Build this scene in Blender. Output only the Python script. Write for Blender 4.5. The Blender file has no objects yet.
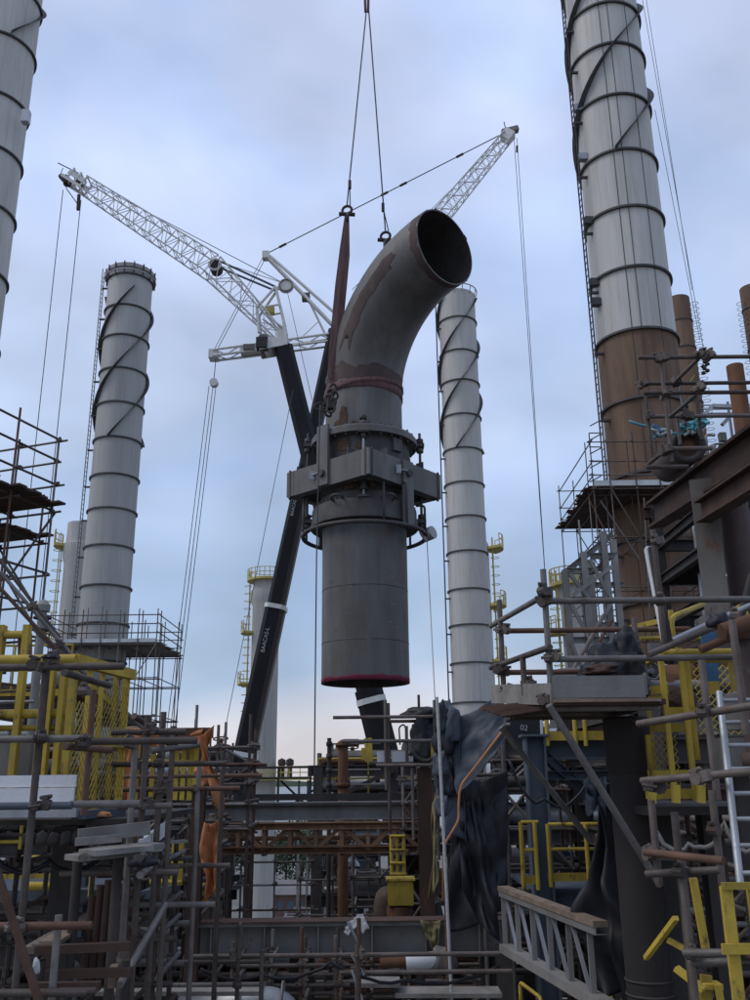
import bpy, bmesh, math, random
from mathutils import Vector, Matrix, noise
R = math.radians
S = bpy.context.scene
COL = S.collection
random.seed(7)
# ------------------------------------------------------------------ camera
H = 20.0                       # eye height above the ground
FPX, TANP = 900.0, 0.31
P_ = math.atan(TANP); RO = math.atan(30/2900)
CAM = Vector((0, 0, H))
FW = Vector((0, math.cos(P_), math.sin(P_)))
r0, u0 = Vector((1, 0, 0)), Vector((0, -math.sin(P_), math.cos(P_)))
RT = r0*math.cos(RO) - u0*math.sin(RO)
UP = u0*math.cos(RO) + r0*math.sin(RO)
cd = bpy.data.cameras.new('camera'); cam = bpy.data.objects.new('camera', cd); COL.objects.link(cam)
cd.sensor_fit = 'VERTICAL'; cd.sensor_height = 24.0; cd.sensor_width = 18.0; cd.lens = 24.0*FPX/1000
cd.clip_start = 0.05; cd.clip_end = 9000
m3 = Matrix((RT, UP, -FW)).transposed()
cam.matrix_world = Matrix.Translation(CAM) @ m3.to_4x4()
S.camera = cam
# ------------------------------------------------------------------ world
W = bpy.data.worlds.new('World'); S.world = W; W.use_nodes = True
nt = W.node_tree; N = nt.nodes; L = nt.links
for n in list(N): N.remove(n)
out = N.new('ShaderNodeOutputWorld'); bg = N.new('ShaderNodeBackground'); bg.inputs[1].default_value = 0.1
sky = N.new('ShaderNodeTexSky'); sky.sky_type = 'NISHITA'; sky.sun_disc = False
SUN_EL, SUN_AZ = R(50), R(-100)
sky.sun_elevation = SUN_EL; sky.sun_rotation = SUN_AZ
tc = N.new('ShaderNodeTexCoord'); sep = N.new('ShaderNodeSeparateXYZ'); L.new(tc.outputs['Generated'], sep.inputs[0])
mp = N.new('ShaderNodeMapping'); mp.inputs['Scale'].default_value = (1.0, 1.0, 2.3); L.new(tc.outputs['Generated'], mp.inputs[0])
n1 = N.new('ShaderNodeTexNoise'); n1.inputs['Scale'].default_value = 2.6; n1.inputs['Detail'].default_value = 3.5; n1.inputs['Roughness'].default_value = .45
n1.inputs['Distortion'].default_value = .5
L.new(mp.outputs[0], n1.inputs['Vector'])
ns = N.new('ShaderNodeMath'); ns.operation = 'MULTIPLY_ADD'; ns.inputs[1].default_value = 0.15; ns.inputs[2].default_value = -0.075
L.new(n1.outputs[0], ns.inputs[0])
ad = N.new('ShaderNodeMath'); ad.operation = 'ADD'; L.new(sep.outputs[2], ad.inputs[0]); L.new(ns.outputs[0], ad.inputs[1])
cr = N.new('ShaderNodeValToRGB'); L.new(ad.outputs[0], cr.inputs[0])
e = cr.color_ramp.elements
def srgb(*c): return tuple(((v/255+.055)/1.055)**2.4 if v > 10 else v/255/12.92 for v in c)
stops = [(0.0, (206, 201, 206)), (0.055, (196, 197, 206)), (0.11, (156, 174, 198)), (0.21, (154, 174, 201)), (0.36, (176, 192, 220)), (0.62, (186, 198, 228)), (1.0, (178, 190, 218))]
while len(e) < len(stops): e.new(.5)
for el, (p, c) in zip(e, stops): el.position = p; el.color = srgb(*c)+(1,)
n2 = N.new('ShaderNodeTexNoise'); n2.inputs['Scale'].default_value = 4.2; n2.inputs['Detail'].default_value = 3; n2.inputs['Roughness'].default_value = .4
mp2 = N.new('ShaderNodeMapping'); mp2.inputs['Scale'].default_value = (1, 1, 1.8); mp2.inputs['Location'].default_value = (3.1, 1.7, .4)
L.new(tc.outputs['Generated'], mp2.inputs[0]); L.new(mp2.outputs[0], n2.inputs['Vector'])
br = N.new('ShaderNodeMapRange'); br.inputs[1].default_value = .3; br.inputs[2].default_value = .7; br.inputs[3].default_value = .80; br.inputs[4].default_value = 1.2
L.new(n2.outputs[0], br.inputs[0])
cm = N.new('ShaderNodeVectorMath'); cm.operation = 'SCALE'; L.new(br.outputs[0], cm.inputs['Scale'])
n3 = N.new('ShaderNodeTexNoise'); n3.inputs['Scale'].default_value = 2.1; n3.inputs['Detail'].default_value = 5; n3.inputs['Roughness'].default_value = .5; n3.inputs['Distortion'].default_value = .8
mp3 = N.new('ShaderNodeMapping'); mp3.inputs['Scale'].default_value = (1.2, 1, 1.6); mp3.inputs['Location'].default_value = (1.3, 5.2, 2.2); L.new(tc.outputs['Generated'], mp3.inputs[0]); L.new(mp3.outputs[0], n3.inputs['Vector'])
b3 = N.new('ShaderNodeMapRange'); b3.inputs[1].default_value = .42; b3.inputs[2].default_value = .66; b3.inputs[3].default_value = 0; b3.inputs[4].default_value = .55; L.new(n3.outputs[0], b3.inputs[0])
el_ = N.new('ShaderNodeMapRange'); el_.inputs[1].default_value = .05; el_.inputs[2].default_value = .2; L.new(sep.outputs[2], el_.inputs[0])
me_ = N.new('ShaderNodeMath'); me_.operation = 'MULTIPLY'; L.new(b3.outputs[0], me_.inputs[0]); L.new(el_.outputs[0], me_.inputs[1])
mb = N.new('ShaderNodeMix'); mb.data_type = 'RGBA'; mb.inputs[7].default_value = srgb(150, 180, 224)+(1,); L.new(me_.outputs[0], mb.inputs[0]); L.new(cr.outputs[0], mb.inputs[6]); L.new(mb.outputs[2], cm.inputs[0])
sc = N.new('ShaderNodeVectorMath'); sc.operation = 'SCALE'; sc.inputs['Scale'].default_value = 10.0; L.new(cm.outputs[0], sc.inputs[0])
mx = N.new('ShaderNodeMix'); mx.data_type = 'RGBA'; mx.inputs[0].default_value = .93
L.new(sky.outputs[0], mx.inputs[6]); L.new(sc.outputs[0], mx.inputs[7])
L.new(mx.outputs[2], bg.inputs[0]); L.new(bg.outputs[0], out.inputs[0])
sd = bpy.data.lights.new('sun', 'SUN'); sd.energy = 1.1; sd.angle = R(30); sd.color = (1, .94, .86)
so = bpy.data.objects.new('sun', sd); COL.objects.link(so)
sdir = Vector((math.sin(SUN_AZ)*math.cos(SUN_EL), math.cos(SUN_AZ)*math.cos(SUN_EL), math.sin(SUN_EL)))
so.rotation_euler = sdir.to_track_quat('Z', 'Y').to_euler()
S.view_settings.view_transform = 'Standard'; S.view_settings.look = 'None'; S.view_settings.gamma = 1
S.view_settings.use_curve_mapping = False; S.view_settings.exposure = 0.32
S.render.engine = 'CYCLES'

# ------------------------------------------------------------------ pixel -> place
def at(px, py, Y):
    d = FW + RT*((px-375)/FPX) + UP*((500-py)/FPX)
    return CAM + d*(Y/d.y)
def zat(px, py, Y): return at(px, py, Y).z

# ------------------------------------------------------------------ materials
MATS = {}
def material(name, col, col2=None, rough=.6, metal=0., scale=3., streak=1., amount=.5, rust=0., rustcol=(.16, .07, .035), bump=.15, var=.15, fine=40., contrast=.15, spec=.3, runs=0.):
    m = bpy.data.materials.new(name); m.use_nodes = True
    t = m.node_tree; n = t.nodes; l = t.links
    b = n['Principled BSDF']; b.inputs['Roughness'].default_value = rough; b.inputs['Metallic'].default_value = metal; b.inputs['Specular IOR Level'].default_value = spec
    g = n.new('ShaderNodeNewGeometry'); mp = n.new('ShaderNodeMapping'); mp.inputs['Scale'].default_value = (1, 1, streak)
    oi = n.new('ShaderNodeObjectInfo')
    of = n.new('ShaderNodeVectorMath'); of.operation = 'ADD'
    cb = n.new('ShaderNodeVectorMath'); cb.operation = 'SCALE'; cb.inputs[0].default_value = (31, 17, 23); l.new(oi.outputs['Random'], cb.inputs['Scale'])
    l.new(g.outputs['Position'], of.inputs[0]); l.new(cb.outputs[0], of.inputs[1]); l.new(of.outputs[0], mp.inputs[0])
    a = n.new('ShaderNodeTexNoise'); a.inputs['Scale'].default_value = scale; a.inputs['Detail'].default_value = 6; a.inputs['Roughness'].default_value = .6
    l.new(mp.outputs[0], a.inputs['Vector'])
    r1 = n.new('ShaderNodeMapRange'); r1.inputs[1].default_value = .5-contrast; r1.inputs[2].default_value = .5+contrast; r1.inputs[4].default_value = amount
    l.new(a.outputs[0], r1.inputs[0])
    mix = n.new('ShaderNodeMix'); mix.data_type = 'RGBA'
    mix.inputs[6].default_value = (*col, 1); mix.inputs[7].default_value = (*(col2 or tuple(c*.6 for c in col)), 1)
    l.new(r1.outputs[0], mix.inputs[0]); last = mix.outputs[2]
    if rust > 0:
        a2 = n.new('ShaderNodeTexNoise'); a2.inputs['Scale'].default_value = scale*2.3; a2.inputs['Detail'].default_value = 8; a2.inputs['Roughness'].default_value = .7
        l.new(mp.outputs[0], a2.inputs['Vector'])
        r2 = n.new('ShaderNodeMapRange'); r2.inputs[1].default_value = .70-rust*.45; r2.inputs[2].default_value = .80-rust*.45
        l.new(a2.outputs[0], r2.inputs[0])
        mr = n.new('ShaderNodeMix'); mr.data_type = 'RGBA'; l.new(r2.outputs[0], mr.inputs[0]); l.new(last, mr.inputs[6]); mr.inputs[7].default_value = (*rustcol, 1)
        last = mr.outputs[2]
    if runs > 0:      # dirt runs down the surface
        m4 = n.new('ShaderNodeMapping'); m4.inputs['Scale'].default_value = (1, 1, .05); l.new(of.outputs[0], m4.inputs[0])
        a4 = n.new('ShaderNodeTexNoise'); a4.inputs['Scale'].default_value = 4.5; a4.inputs['Detail'].default_value = 7; a4.inputs['Roughness'].default_value = .75; l.new(m4.outputs[0], a4.inputs['Vector'])
        r4 = n.new('ShaderNodeMapRange'); r4.inputs[1].default_value = .47; r4.inputs[2].default_value = .72; r4.inputs[4].default_value = runs; l.new(a4.outputs[0], r4.inputs[0])
        x4 = n.new('ShaderNodeMix'); x4.data_type = 'RGBA'; l.new(r4.outputs[0], x4.inputs[0]); l.new(last, x4.inputs[6]); x4.inputs[7].default_value = (.085, .065, .05, 1); last = x4.outputs[2]
    hv = n.new('ShaderNodeHueSaturation'); l.new(last, hv.inputs['Color'])
    rv = n.new('ShaderNodeMapRange'); rv.inputs[3].default_value = 1-var; rv.inputs[4].default_value = 1+var; l.new(oi.outputs['Random'], rv.inputs[0])
    l.new(rv.outputs[0], hv.inputs['Value']); l.new(hv.outputs[0], b.inputs['Base Color'])
    f = n.new('ShaderNodeTexNoise'); f.inputs['Scale'].default_value = fine; f.inputs['Detail'].default_value = 4; l.new(g.outputs['Position'], f.inputs['Vector'])
    bp = n.new('ShaderNodeBump'); bp.inputs['Strength'].default_value = bump; bp.inputs['Distance'].default_value = .02
    l.new(f.outputs[0], bp.inputs['Height']); l.new(bp.outputs[0], b.inputs['Normal'])
    rr = n.new('ShaderNodeMapRange'); rr.inputs[3].default_value = max(.05, rough-.12); rr.inputs[4].default_value = min(1, rough+.15); l.new(a.outputs[0], rr.inputs[0]); l.new(rr.outputs[0], b.inputs['Roughness'])
    MATS[name] = m
    return m
material('tube', (.125, .103, .09), (.065, .05, .042), .6, .2, 5, 1, .8, rust=.3, rustcol=(.10, .052, .034), var=.4)
material('tubegalv', (.19, .175, .16), (.115, .104, .095), .55, .25, 5, 1, .9, rust=.25, rustcol=(.10, .06, .04), var=.25)
material('tuberust', (.13, .072, .048), (.075, .042, .03), .75, .1, 5, 1, .9, rust=.25, rustcol=(.09, .075, .068), var=.25)
material('galv', (.34, .35, .36), (.22, .22, .23), .45, .5, 4, .4, .7, var=.15)
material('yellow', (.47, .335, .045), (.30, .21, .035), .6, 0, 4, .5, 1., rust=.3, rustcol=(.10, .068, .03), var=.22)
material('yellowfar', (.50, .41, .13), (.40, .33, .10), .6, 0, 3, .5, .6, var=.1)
material('stackwhite', (.52, .505, .475), (.42, .405, .38), .6, 0, .6, .12, .9, var=.06, runs=.28, fine=6, bump=.06)
material('stackgrey', (.40, .395, .385), (.31, .305, .295), .55, 0, .6, .1, .9, var=.05, runs=.25, fine=6, bump=.06)
material('stackring', (.05, .05, .052), (.085, .08, .075), .6, 0, 3, 1, .8, var=.1)
material('stackrust', (.19, .122, .082), (.115, .07, .047), .8, 0, 1.1, .22, .9, rust=.22, rustcol=(.25, .155, .095), runs=.5, var=.06, fine=12, bump=.2)
material('rust', (.15, .072, .038), (.085, .042, .026), .85, 0, 3, .5, .9, rust=.2, rustcol=(.2, .1, .05), var=.25)
material('rustbeam', (.078, .045, .033), (.045, .028, .022), .8, 0, 2, .4, .8, rust=.25, rustcol=(.12, .06, .035), var=.2)
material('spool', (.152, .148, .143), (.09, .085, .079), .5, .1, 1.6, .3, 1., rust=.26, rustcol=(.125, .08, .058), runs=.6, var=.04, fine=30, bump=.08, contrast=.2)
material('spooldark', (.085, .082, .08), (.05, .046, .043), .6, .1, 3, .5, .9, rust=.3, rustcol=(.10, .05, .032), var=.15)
material('primer', (.088, .058, .053), (.062, .045, .042), .75, 0, 3, .5, .8, rust=.2, rustcol=(.14, .12, .115), var=.03)
material('pinkpaint', (.24, .04, .075), (.17, .03, .055), .6, 0, 6, .5, .8, var=0)
material('sling', (.15, .088, .084), (.085, .05, .048), .9, 0, 14, .15, .9, var=.1)
material('steelgrey', (.22, .21, .195), (.14, .132, .122), .6, .1, 2.5, .5, .8, rust=.2, rustcol=(.14, .085, .055), var=.15)
material('steeldark', (.058, .05, .046), (.034, .03, .028), .7, .1, 3, .5, .8, rust=.25, rustcol=(.09, .05, .033), var=.3)
material('bluesteel', (.09, .108, .13), (.06, .072, .09), .6, .05, 2, .5, .7, rust=.15, rustcol=(.1, .07, .05), var=.1)
material('cranewhite', (.62, .62, .59), (.5, .5, .47), .5, 0, 2, 1, .6, var=.08)
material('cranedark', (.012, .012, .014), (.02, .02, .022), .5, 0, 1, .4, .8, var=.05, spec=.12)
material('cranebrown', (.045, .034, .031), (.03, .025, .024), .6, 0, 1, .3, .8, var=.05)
material('wire', (.06, .06, .065), (.09, .09, .09), .5, .4, 4, 1, .7, var=.2)
material('whitepanel', (.62, .63, .64), (.5, .5, .49), .5, 0, 2.5, .4, .7, rust=.1, rustcol=(.22, .18, .15), var=.05)
material('wood', (.20, .15, .112), (.115, .085, .062), .9, 0, 5, 1, .9, rust=.2, rustcol=(.10, .075, .06), var=.3)
material('woodgrey', (.24, .225, .205), (.13, .118, .105), .9, 0, 4, 1, .9, rust=.2, rustcol=(.12, .10, .085), var=.25)
material('blacktarp', (.012, .012, .015), (.02, .02, .024), .5, 0, 2, 1, .8, var=.1, fine=5, bump=.1)
material('bluetarp', (.065, .075, .092), (.05, .058, .073), .55, 0, 1.2, 1, .8, var=.1, fine=5, bump=.08)
material('orangetarp', (.40, .15, .055), (.27, .09, .035), .6, 0, 3, .4, .8, rust=.15, rustcol=(.13, .06, .035), var=.1, fine=14, bump=.4)
material('greentarp', (.22, .185, .085), (.15, .125, .06), .7, 0, 4, .5, .8, rust=.2, rustcol=(.1, .08, .05), var=.1, fine=14, bump=.4)
material('orangehem', (.42, .19, .075), (.3, .12, .05), .7, 0, 8, 1, .8, var=.1)
material('cladding', (.50, .51, .53), (.38, .39, .40), .42, .45, 2, .5, .7, var=.15, fine=18, bump=.1)
material('claddingdull', (.14, .13, .12), (.08, .072, .065), .6, .3, 2, .5, .8, rust=.25, rustcol=(.10, .06, .04), var=.3)
material('ductdark', (.032, .026, .024), (.022, .018, .017), .75, 0, 2, .4, .9, rust=.2, rustcol=(.045, .03, .025), var=.05)
material('concrete', (.27, .26, .245), (.19, .18, .17), .9, 0, 1.5, .6, .8, var=.15)
material('valvegrey', (.13, .13, .135), (.09, .085, .08), .6, .1, 5, 1, .8, rust=.25, var=.3)
material('bluevalve', (.05, .12, .22), None, .5, 0, 4, 1, .5, var=.2)
material('ropeteal', (.10, .30, .33), (.07, .22, .25), .9, 0, 30, 1, .7, var=.3)
material('ropewhite', (.42, .42, .42), (.3, .29, .28), .9, 0, 30, 1, .7, var=.1)
material('text', (.42, .42, .41), None, .6, 0, 4, 1, .3, var=0)
material('leaf', (.045, .062, .032), (.025, .038, .02), .9, 0, .35, 1, .9, var=.1)
material('bark', (.07, .055, .045), None, .9, 0, 3, 1, .6)
material('ruststain', (.10, .056, .036), (.06, .038, .028), .85, 0, 9, 1, 1., rust=.3, rustcol=(.085, .075, .068), var=.1)
material('trussrust', (.23, .135, .08), (.15, .085, .05), .85, 0, 3, .5, .9, rust=.2, rustcol=(.12, .06, .035), var=.2)
material('asphalt', (.17, .165, .155), (.12, .118, .11), .9, 0, .12, 1, .9, rust=.3, rustcol=(.13, .12, .105), var=0, fine=3)
material('roofgrey', (.16, .15, .15), (.11, .105, .10), .8, 0, .4, 1, .8, var=.1)
material('brick', (.16, .10, .08), (.11, .07, .06), .9, 0, .8, 1, .8, var=.1)
def emat(name, col, st):
    m = bpy.data.materials.new(name); m.use_nodes = True; b = m.node_tree.nodes['Principled BSDF']
    b.inputs['Base Color'].default_value = (.8, .8, .8, 1); b.inputs['Emission Color'].default_value = (*col, 1); b.inputs['Emission Strength'].default_value = st
    MATS[name] = m
emat('lamp', (1, .95, .85), 2.0)
wm = bpy.data.materials.new('water'); wm.use_nodes = True; wb = wm.node_tree.nodes['Principled BSDF']
wb.inputs['Base Color'].default_value = (.10, .12, .13, 1); wb.inputs['Roughness'].default_value = .25
wn = wm.node_tree.nodes.new('ShaderNodeTexNoise'); wn.inputs['Scale'].default_value = 40; wbp = wm.node_tree.nodes.new('ShaderNodeBump'); wbp.inputs['Strength'].default_value = .3
wm.node_tree.links.new(wn.outputs[0], wbp.inputs['Height']); wm.node_tree.links.new(wbp.outputs[0], wb.inputs['Normal']); MATS['water'] = wm

# ------------------------------------------------------------------ objects
WM = {}
def put(name, me, parent=None, M=None):
    o = bpy.data.objects.new(name, me); COL.objects.link(o)
    M = M if M is not None else Matrix.Identity(4)
    if parent is not None:
        o.parent = parent; o.matrix_parent_inverse = WM[parent.name].inverted()
    o.matrix_basis = M; WM[o.name] = M
    return o
def tag(o, label, cat=None, group=None, kind=None):
    if label: o['label'] = label
    if cat: o['category'] = cat
    if group: o['group'] = group
    if kind: o['kind'] = kind
    return o
def thing(name, label, cat, loc=(0, 0, 0), group=None):
    o = put(name, None, None, Matrix.Translation(Vector(loc))); o.empty_display_size = .2
    return tag(o, label, cat, group)
CACHE = {}
def mesh_of(name, verts, faces, mat, smooth=None):
    me = bpy.data.meshes.new(name); me.from_pydata([tuple(v) for v in verts], [], faces); me.update()
    if mat: me.materials.append(MATS[mat])
    if smooth is True: me.polygons.foreach_set('use_smooth', [True]*len(me.polygons))
    elif smooth: 
        for p in me.polygons: p.use_smooth = smooth(p)
    return me
def cyl_mesh(mat, n=12):
    k = ('c', mat, n)
    if k not in CACHE:
        v = [(math.cos(2*math.pi*i/n), math.sin(2*math.pi*i/n), z) for z in (0, 1) for i in range(n)]
        f = [(i, (i+1) % n, n+(i+1) % n, n+i) for i in range(n)] + [tuple(range(n-1, -1, -1)), tuple(range(n, 2*n))]
        CACHE[k] = mesh_of('tube', v, f, mat, lambda p: len(p.vertices) == 4)
    return CACHE[k]
def box_mesh(mat):
    k = ('b', mat)
    if k not in CACHE:
        v = [(x, y, z) for z in (0, 1) for x, y in ((-.5, -.5), (.5, -.5), (.5, .5), (-.5, .5))]
        f = [(3, 2, 1, 0), (4, 5, 6, 7), (0, 1, 5, 4), (1, 2, 6, 5), (2, 3, 7, 6), (3, 0, 4, 7)]
        CACHE[k] = mesh_of('box', v, f, mat)
    return CACHE[k]
def prof_mesh(kind, mat):
    """I, channel or angle section, one unit in x, y and z"""
    k = (kind, mat)
    if k not in CACHE:
        if kind == 'I':
            t, w = .1, .06
            p = [(-.5, -.5), (.5, -.5), (.5, -.5+t), (w/2, -.5+t), (w/2, .5-t), (.5, .5-t), (.5, .5), (-.5, .5), (-.5, .5-t), (-w/2, .5-t), (-w/2, -.5+t), (-.5, -.5+t)]
        elif kind == 'L':
            t = .12; p = [(-.5, -.5), (.5, -.5), (.5, -.5+t), (-.5+t, -.5+t), (-.5+t, .5), (-.5, .5)]
        else:
            t = .1; p = [(-.5, -.5), (.5, -.5), (.5, -.5+t), (-.5+t, -.5+t), (-.5+t, .5-t), (.5, .5-t), (.5, .5), (-.5, .5)]
        n = len(p); v = [(x, y, 0) for x, y in p]+[(x, y, 1) for x, y in p]
        f = [(i, (i+1) % n, n+(i+1) % n, n+i) for i in range(n)]+[tuple(range(n-1, -1, -1)), tuple(range(n, 2*n))]
        CACHE[k] = mesh_of('section', v, f, mat)
    return CACHE[k]
def axes(a, b, up=None):
    a, b = Vector(a), Vector(b); z = b-a; l = z.length
    if l < 1e-6: z = Vector((0, 0, 1)); l = 1e-6
    z = z/l if l else z
    z.normalize()
    u = Vector(up) if up is not None else (Vector((0, 0, 1)) if abs(z.z) < .95 else Vector((0, 1, 0)))
    y = u - z*u.dot(z)
    if y.length < 1e-5: u = Vector((1, 0, 0)); y = u - z*u.dot(z)
    y.normalize(); x = y.cross(z)
    return a, x, y, z, l
def frame(a, b, sx, sy, up=None):
    a, x, y, z, l = axes(a, b, up)
    M = Matrix.Identity(4)
    for i in range(3):
        M[i][0] = x[i]*sx; M[i][1] = y[i]*sy; M[i][2] = z[i]*l; M[i][3] = a[i]
    return M
rt_ = random.Random(5)
def tube(p, name, a, b, r, mat, n=10):
    if mat == 'tube': mat = rt_.choice(['tube', 'tube', 'tube', 'tube', 'tubegalv', 'tubegalv', 'tuberust'])
    return put(name, cyl_mesh(mat, n), p, frame(a, b, r, r))
def bar(p, name, a, b, w, h, mat, up=None): return put(name, box_mesh(mat), p, frame(a, b, w, h, up))
def beam(p, name, a, b, w, h, mat, kind='I', up=None): return put(name, prof_mesh(kind, mat), p, frame(a, b, w, h, up))
def block(p, name, c, sx, sy, sz, mat, rz=0):
    M = Matrix.Translation(Vector(c)) @ Matrix.Rotation(rz, 4, 'Z') @ Matrix.Diagonal((sx, sy, sz, 1))
    return put(name, box_mesh(mat), p, M)
def revolve(p, name, cx, cy, prof, mat, n=40, sharp=True):
    v = []; f = []
    for r, z in prof:
        for i in range(n): a = 2*math.pi*i/n; v.append((r*math.cos(a), r*math.sin(a), z))
    for j in range(len(prof)-1):
        for i in range(n): f.append((j*n+i, j*n+(i+1) % n, (j+1)*n+(i+1) % n, (j+1)*n+i))
    me = mesh_of(name, v, f, mat, True)
    if sharp: me.set_sharp_from_angle(angle=R(35))
    return put(name, me, p, Matrix.Translation((cx, cy, 0)))
def torus_mesh(mat, rr, n=28, m=8):
    k = ('t', mat, rr, n)
    if k not in CACHE:
        v = []; f = []
        for i in range(n):
            a = 2*math.pi*i/n
            for j in range(m):
                b = 2*math.pi*j/m; q = 1+rr*math.cos(b); v.append((q*math.cos(a), q*math.sin(a), rr*math.sin(b)))
        for i in range(n):
            for j in range(m): f.append((i*m+j, ((i+1) % n)*m+j, ((i+1) % n)*m+(j+1) % m, i*m+(j+1) % m))
        CACHE[k] = mesh_of('ring', v, f, mat, True)
    return CACHE[k]
def ring(p, name, c, axis, r, rt, mat, n=28):
    M = frame(c, Vector(c)+Vector(axis), r, r); 
    for i in range(3): M[i][2] = M[i][2]/max(1e-6, Vector(axis).length)*r
    return put(name, torus_mesh(mat, rt/r, n), p, M)
def sweep(p, name, pts, r, mat, n=8, closed_caps=True):
    """round tube along a polyline; r a number or one per point"""
    pts = [Vector(q) for q in pts]; v = []; f = []; prev = None
    for i, q in enumerate(pts):
        t = (pts[min(i+1, len(pts)-1)]-pts[max(i-1, 0)]).normalized()
        if prev is None: _, x, y, z, l = axes(Vector((0, 0, 0)), t)
        else:
            x = prev - t*prev.dot(t); x.normalize(); y = t.cross(x)
        prev = x; rr = r[i] if isinstance(r, (list, tuple)) else r
        for j in range(n): a = 2*math.pi*j/n; v.append(q+x*math.cos(a)*rr+y*math.sin(a)*rr)
    for i in range(len(pts)-1):
        for j in range(n): f.append((i*n+j, i*n+(j+1) % n, (i+1)*n+(j+1) % n, (i+1)*n+j))
    f.append(tuple(range(n-1, -1, -1))); f.append(tuple((len(pts)-1)*n+j for j in range(n)))
    me = mesh_of(name, v, f, mat, lambda q: len(q.vertices) == 4)
    return put(name, me, p)
def pipe_path(pts, rad, seg=6):
    """polyline with rounded corners"""
    pts = [Vector(q) for q in pts]; o = [pts[0]]
    for i in range(1, len(pts)-1):
        a, b, c = pts[i-1], pts[i], pts[i+1]; d1 = (a-b); d2 = (c-b)
        rr = min(rad, d1.length*.45, d2.length*.45); p1 = b+d1.normalized()*rr; p2 = b+d2.normalized()*rr
        for k in range(seg+1):
            t = k/seg; o.append(p1*(1-t)**2+b*2*t*(1-t)+p2*t*t)
    o.append(pts[-1]); return o
def coupler_mesh():
    if 'cp' not in CACHE:
        bm = bmesh.new()
        def bx(c, s):
            r = bmesh.ops.create_cube(bm, size=1)
            bmesh.ops.scale(bm, vec=s, verts=r['verts']); bmesh.ops.translate(bm, vec=c, verts=r['verts'])
        def cy(c, rad, l, rot):
            r = bmesh.ops.create_cone(bm, cap_ends=True, segments=8, radius1=rad, radius2=rad, depth=l, matrix=Matrix.Translation(c) @ rot)
        cy((0, 0, 0), .033, .055, Matrix.Identity(4)); cy((0, .05, 0), .033, .055, Matrix.Rotation(R(90), 4, 'Y'))
        cy((.045, 0, 0), .011, .075, Matrix.Rotation(R(90), 4, 'X')); cy((0, .05, .045), .011, .07, Matrix.Rotation(R(90), 4, 'X')); bx((.042, .0, .0), (.02, .04, .045)); bx((0, .05, .04), (.045, .04, .018))
        me = bpy.data.meshes.new('coupler'); bm.to_mesh(me); bm.free(); me.materials.append(MATS['tube']); CACHE['cp'] = me
    return CACHE['cp']
rc = random.Random(3)
def coupler(p, c, s=1.0):
    M = Matrix.Translation(Vector(c)) @ Matrix.Rotation(rc.uniform(0, 6), 4, 'Z') @ Matrix.Rotation(rc.uniform(-.4, .4), 4, 'X') @ Matrix.Scale(s*rc.uniform(.95, 1.2), 4)
    return put('coupler', coupler_mesh(), p, M)
TR = .0242
# foreground helpers, all measured from picture points at a given distance
def HX(p, x1, x2, py, Y, r=TR, mat='tube', name='tube', dy=0.0):
    z = zat((x1+x2)/2, py, Y); a = at(x1, py, Y); b = at(x2, py, Y)
    return tube(p, name, (a.x, Y, z), (b.x, Y+dy, z), r, mat)
def V(p, px, py, Y, ytop, ybot, r=TR, mat='tube', name='tube', lean=0.0):
    X = at(px, py, Y).x
    return tube(p, name, (X+lean, Y, zat(px, ytop, Y)), (X, Y, zat(px, ybot, Y)), r, mat)
def T(p, a, b, r=TR, mat='tube', name='tube'): return tube(p, name, at(*a), at(*b), r, mat)
def C(p, px, py, Y, s=1.): return coupler(p, at(px, py, Y), s)

def scaffold(name, label, org, ang, us, vs, zs, decks=(), rails=(), r=TR, z0=None, ztop=None, seed=1, braces=True, group=None, cp=True, boards='wood', mat='tube', toe=None):
    rn = random.Random(seed); th = thing(name, label, 'scaffold', org, group)
    cu, su = math.cos(ang), math.sin(ang); O = Vector(org)
    def P(u, v, z): return Vector((O.x+u*cu-v*su, O.y+u*su+v*cu, z))
    zb = z0 if z0 is not None else min(zs); zt = ztop if ztop is not None else max(zs)+.3
    for u in us:
        for v in vs:
            tube(th, 'standard', P(u, v, zb), P(u, v, zt+rn.uniform(-.1, .35)), r, mat, 8)
    e = .22
    for z in list(zs)+list(rails):
        for v in vs:
            if z in rails and v not in (vs[0], vs[-1]): continue
            tube(th, 'ledger', P(us[0]-e*rn.random(), v-.05, z), P(us[-1]+e*rn.random(), v-.05, z), r, mat, 8)
        for u in us:
            if z in rails and u not in (us[0], us[-1]): continue
            tube(th, 'transom', P(u+.05, vs[0]-e*rn.random(), z+.05), P(u+.05, vs[-1]+e*rn.random(), z+.05), r, mat, 8)
        if cp:
            for u in us:
                for v in (vs[0], vs[-1]): coupler(th, P(u, v-.03, z+.02))
    if braces:
        for i in range(len(zs)-1):
            for v in (vs[0], vs[-1]):
                k = rn.randrange(max(1, len(us)-1)); u1, u2 = us[k], us[min(k+1, len(us)-1)]
                if rn.random() < .5: u1, u2 = u2, u1
                if rn.random() < .75: tube(th, 'brace', P(u1, v-.09, zs[i]), P(u2, v-.09, zs[i+1]), r, mat, 8)
    for z in decks:
        w = .225; nb = int((vs[-1]-vs[0])/w)
        for k in range(nb):
            v = vs[0]+w*(k+.5)
            a = P(us[0]-rn.uniform(.05, .4), v, z+.12+rn.uniform(0, .02)); b = P(us[-1]+rn.uniform(.05, .4), v, z+.12+rn.uniform(0, .02))
            bar(th, 'deck_board', a, b, w-.012, .04, boards)
        if toe:
            bar(th, 'toe_board', P(us[0], vs[0]+.06, z+.26), P(us[-1], vs[0]+.06, z+.26), .035, .22, toe)
    return th

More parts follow.
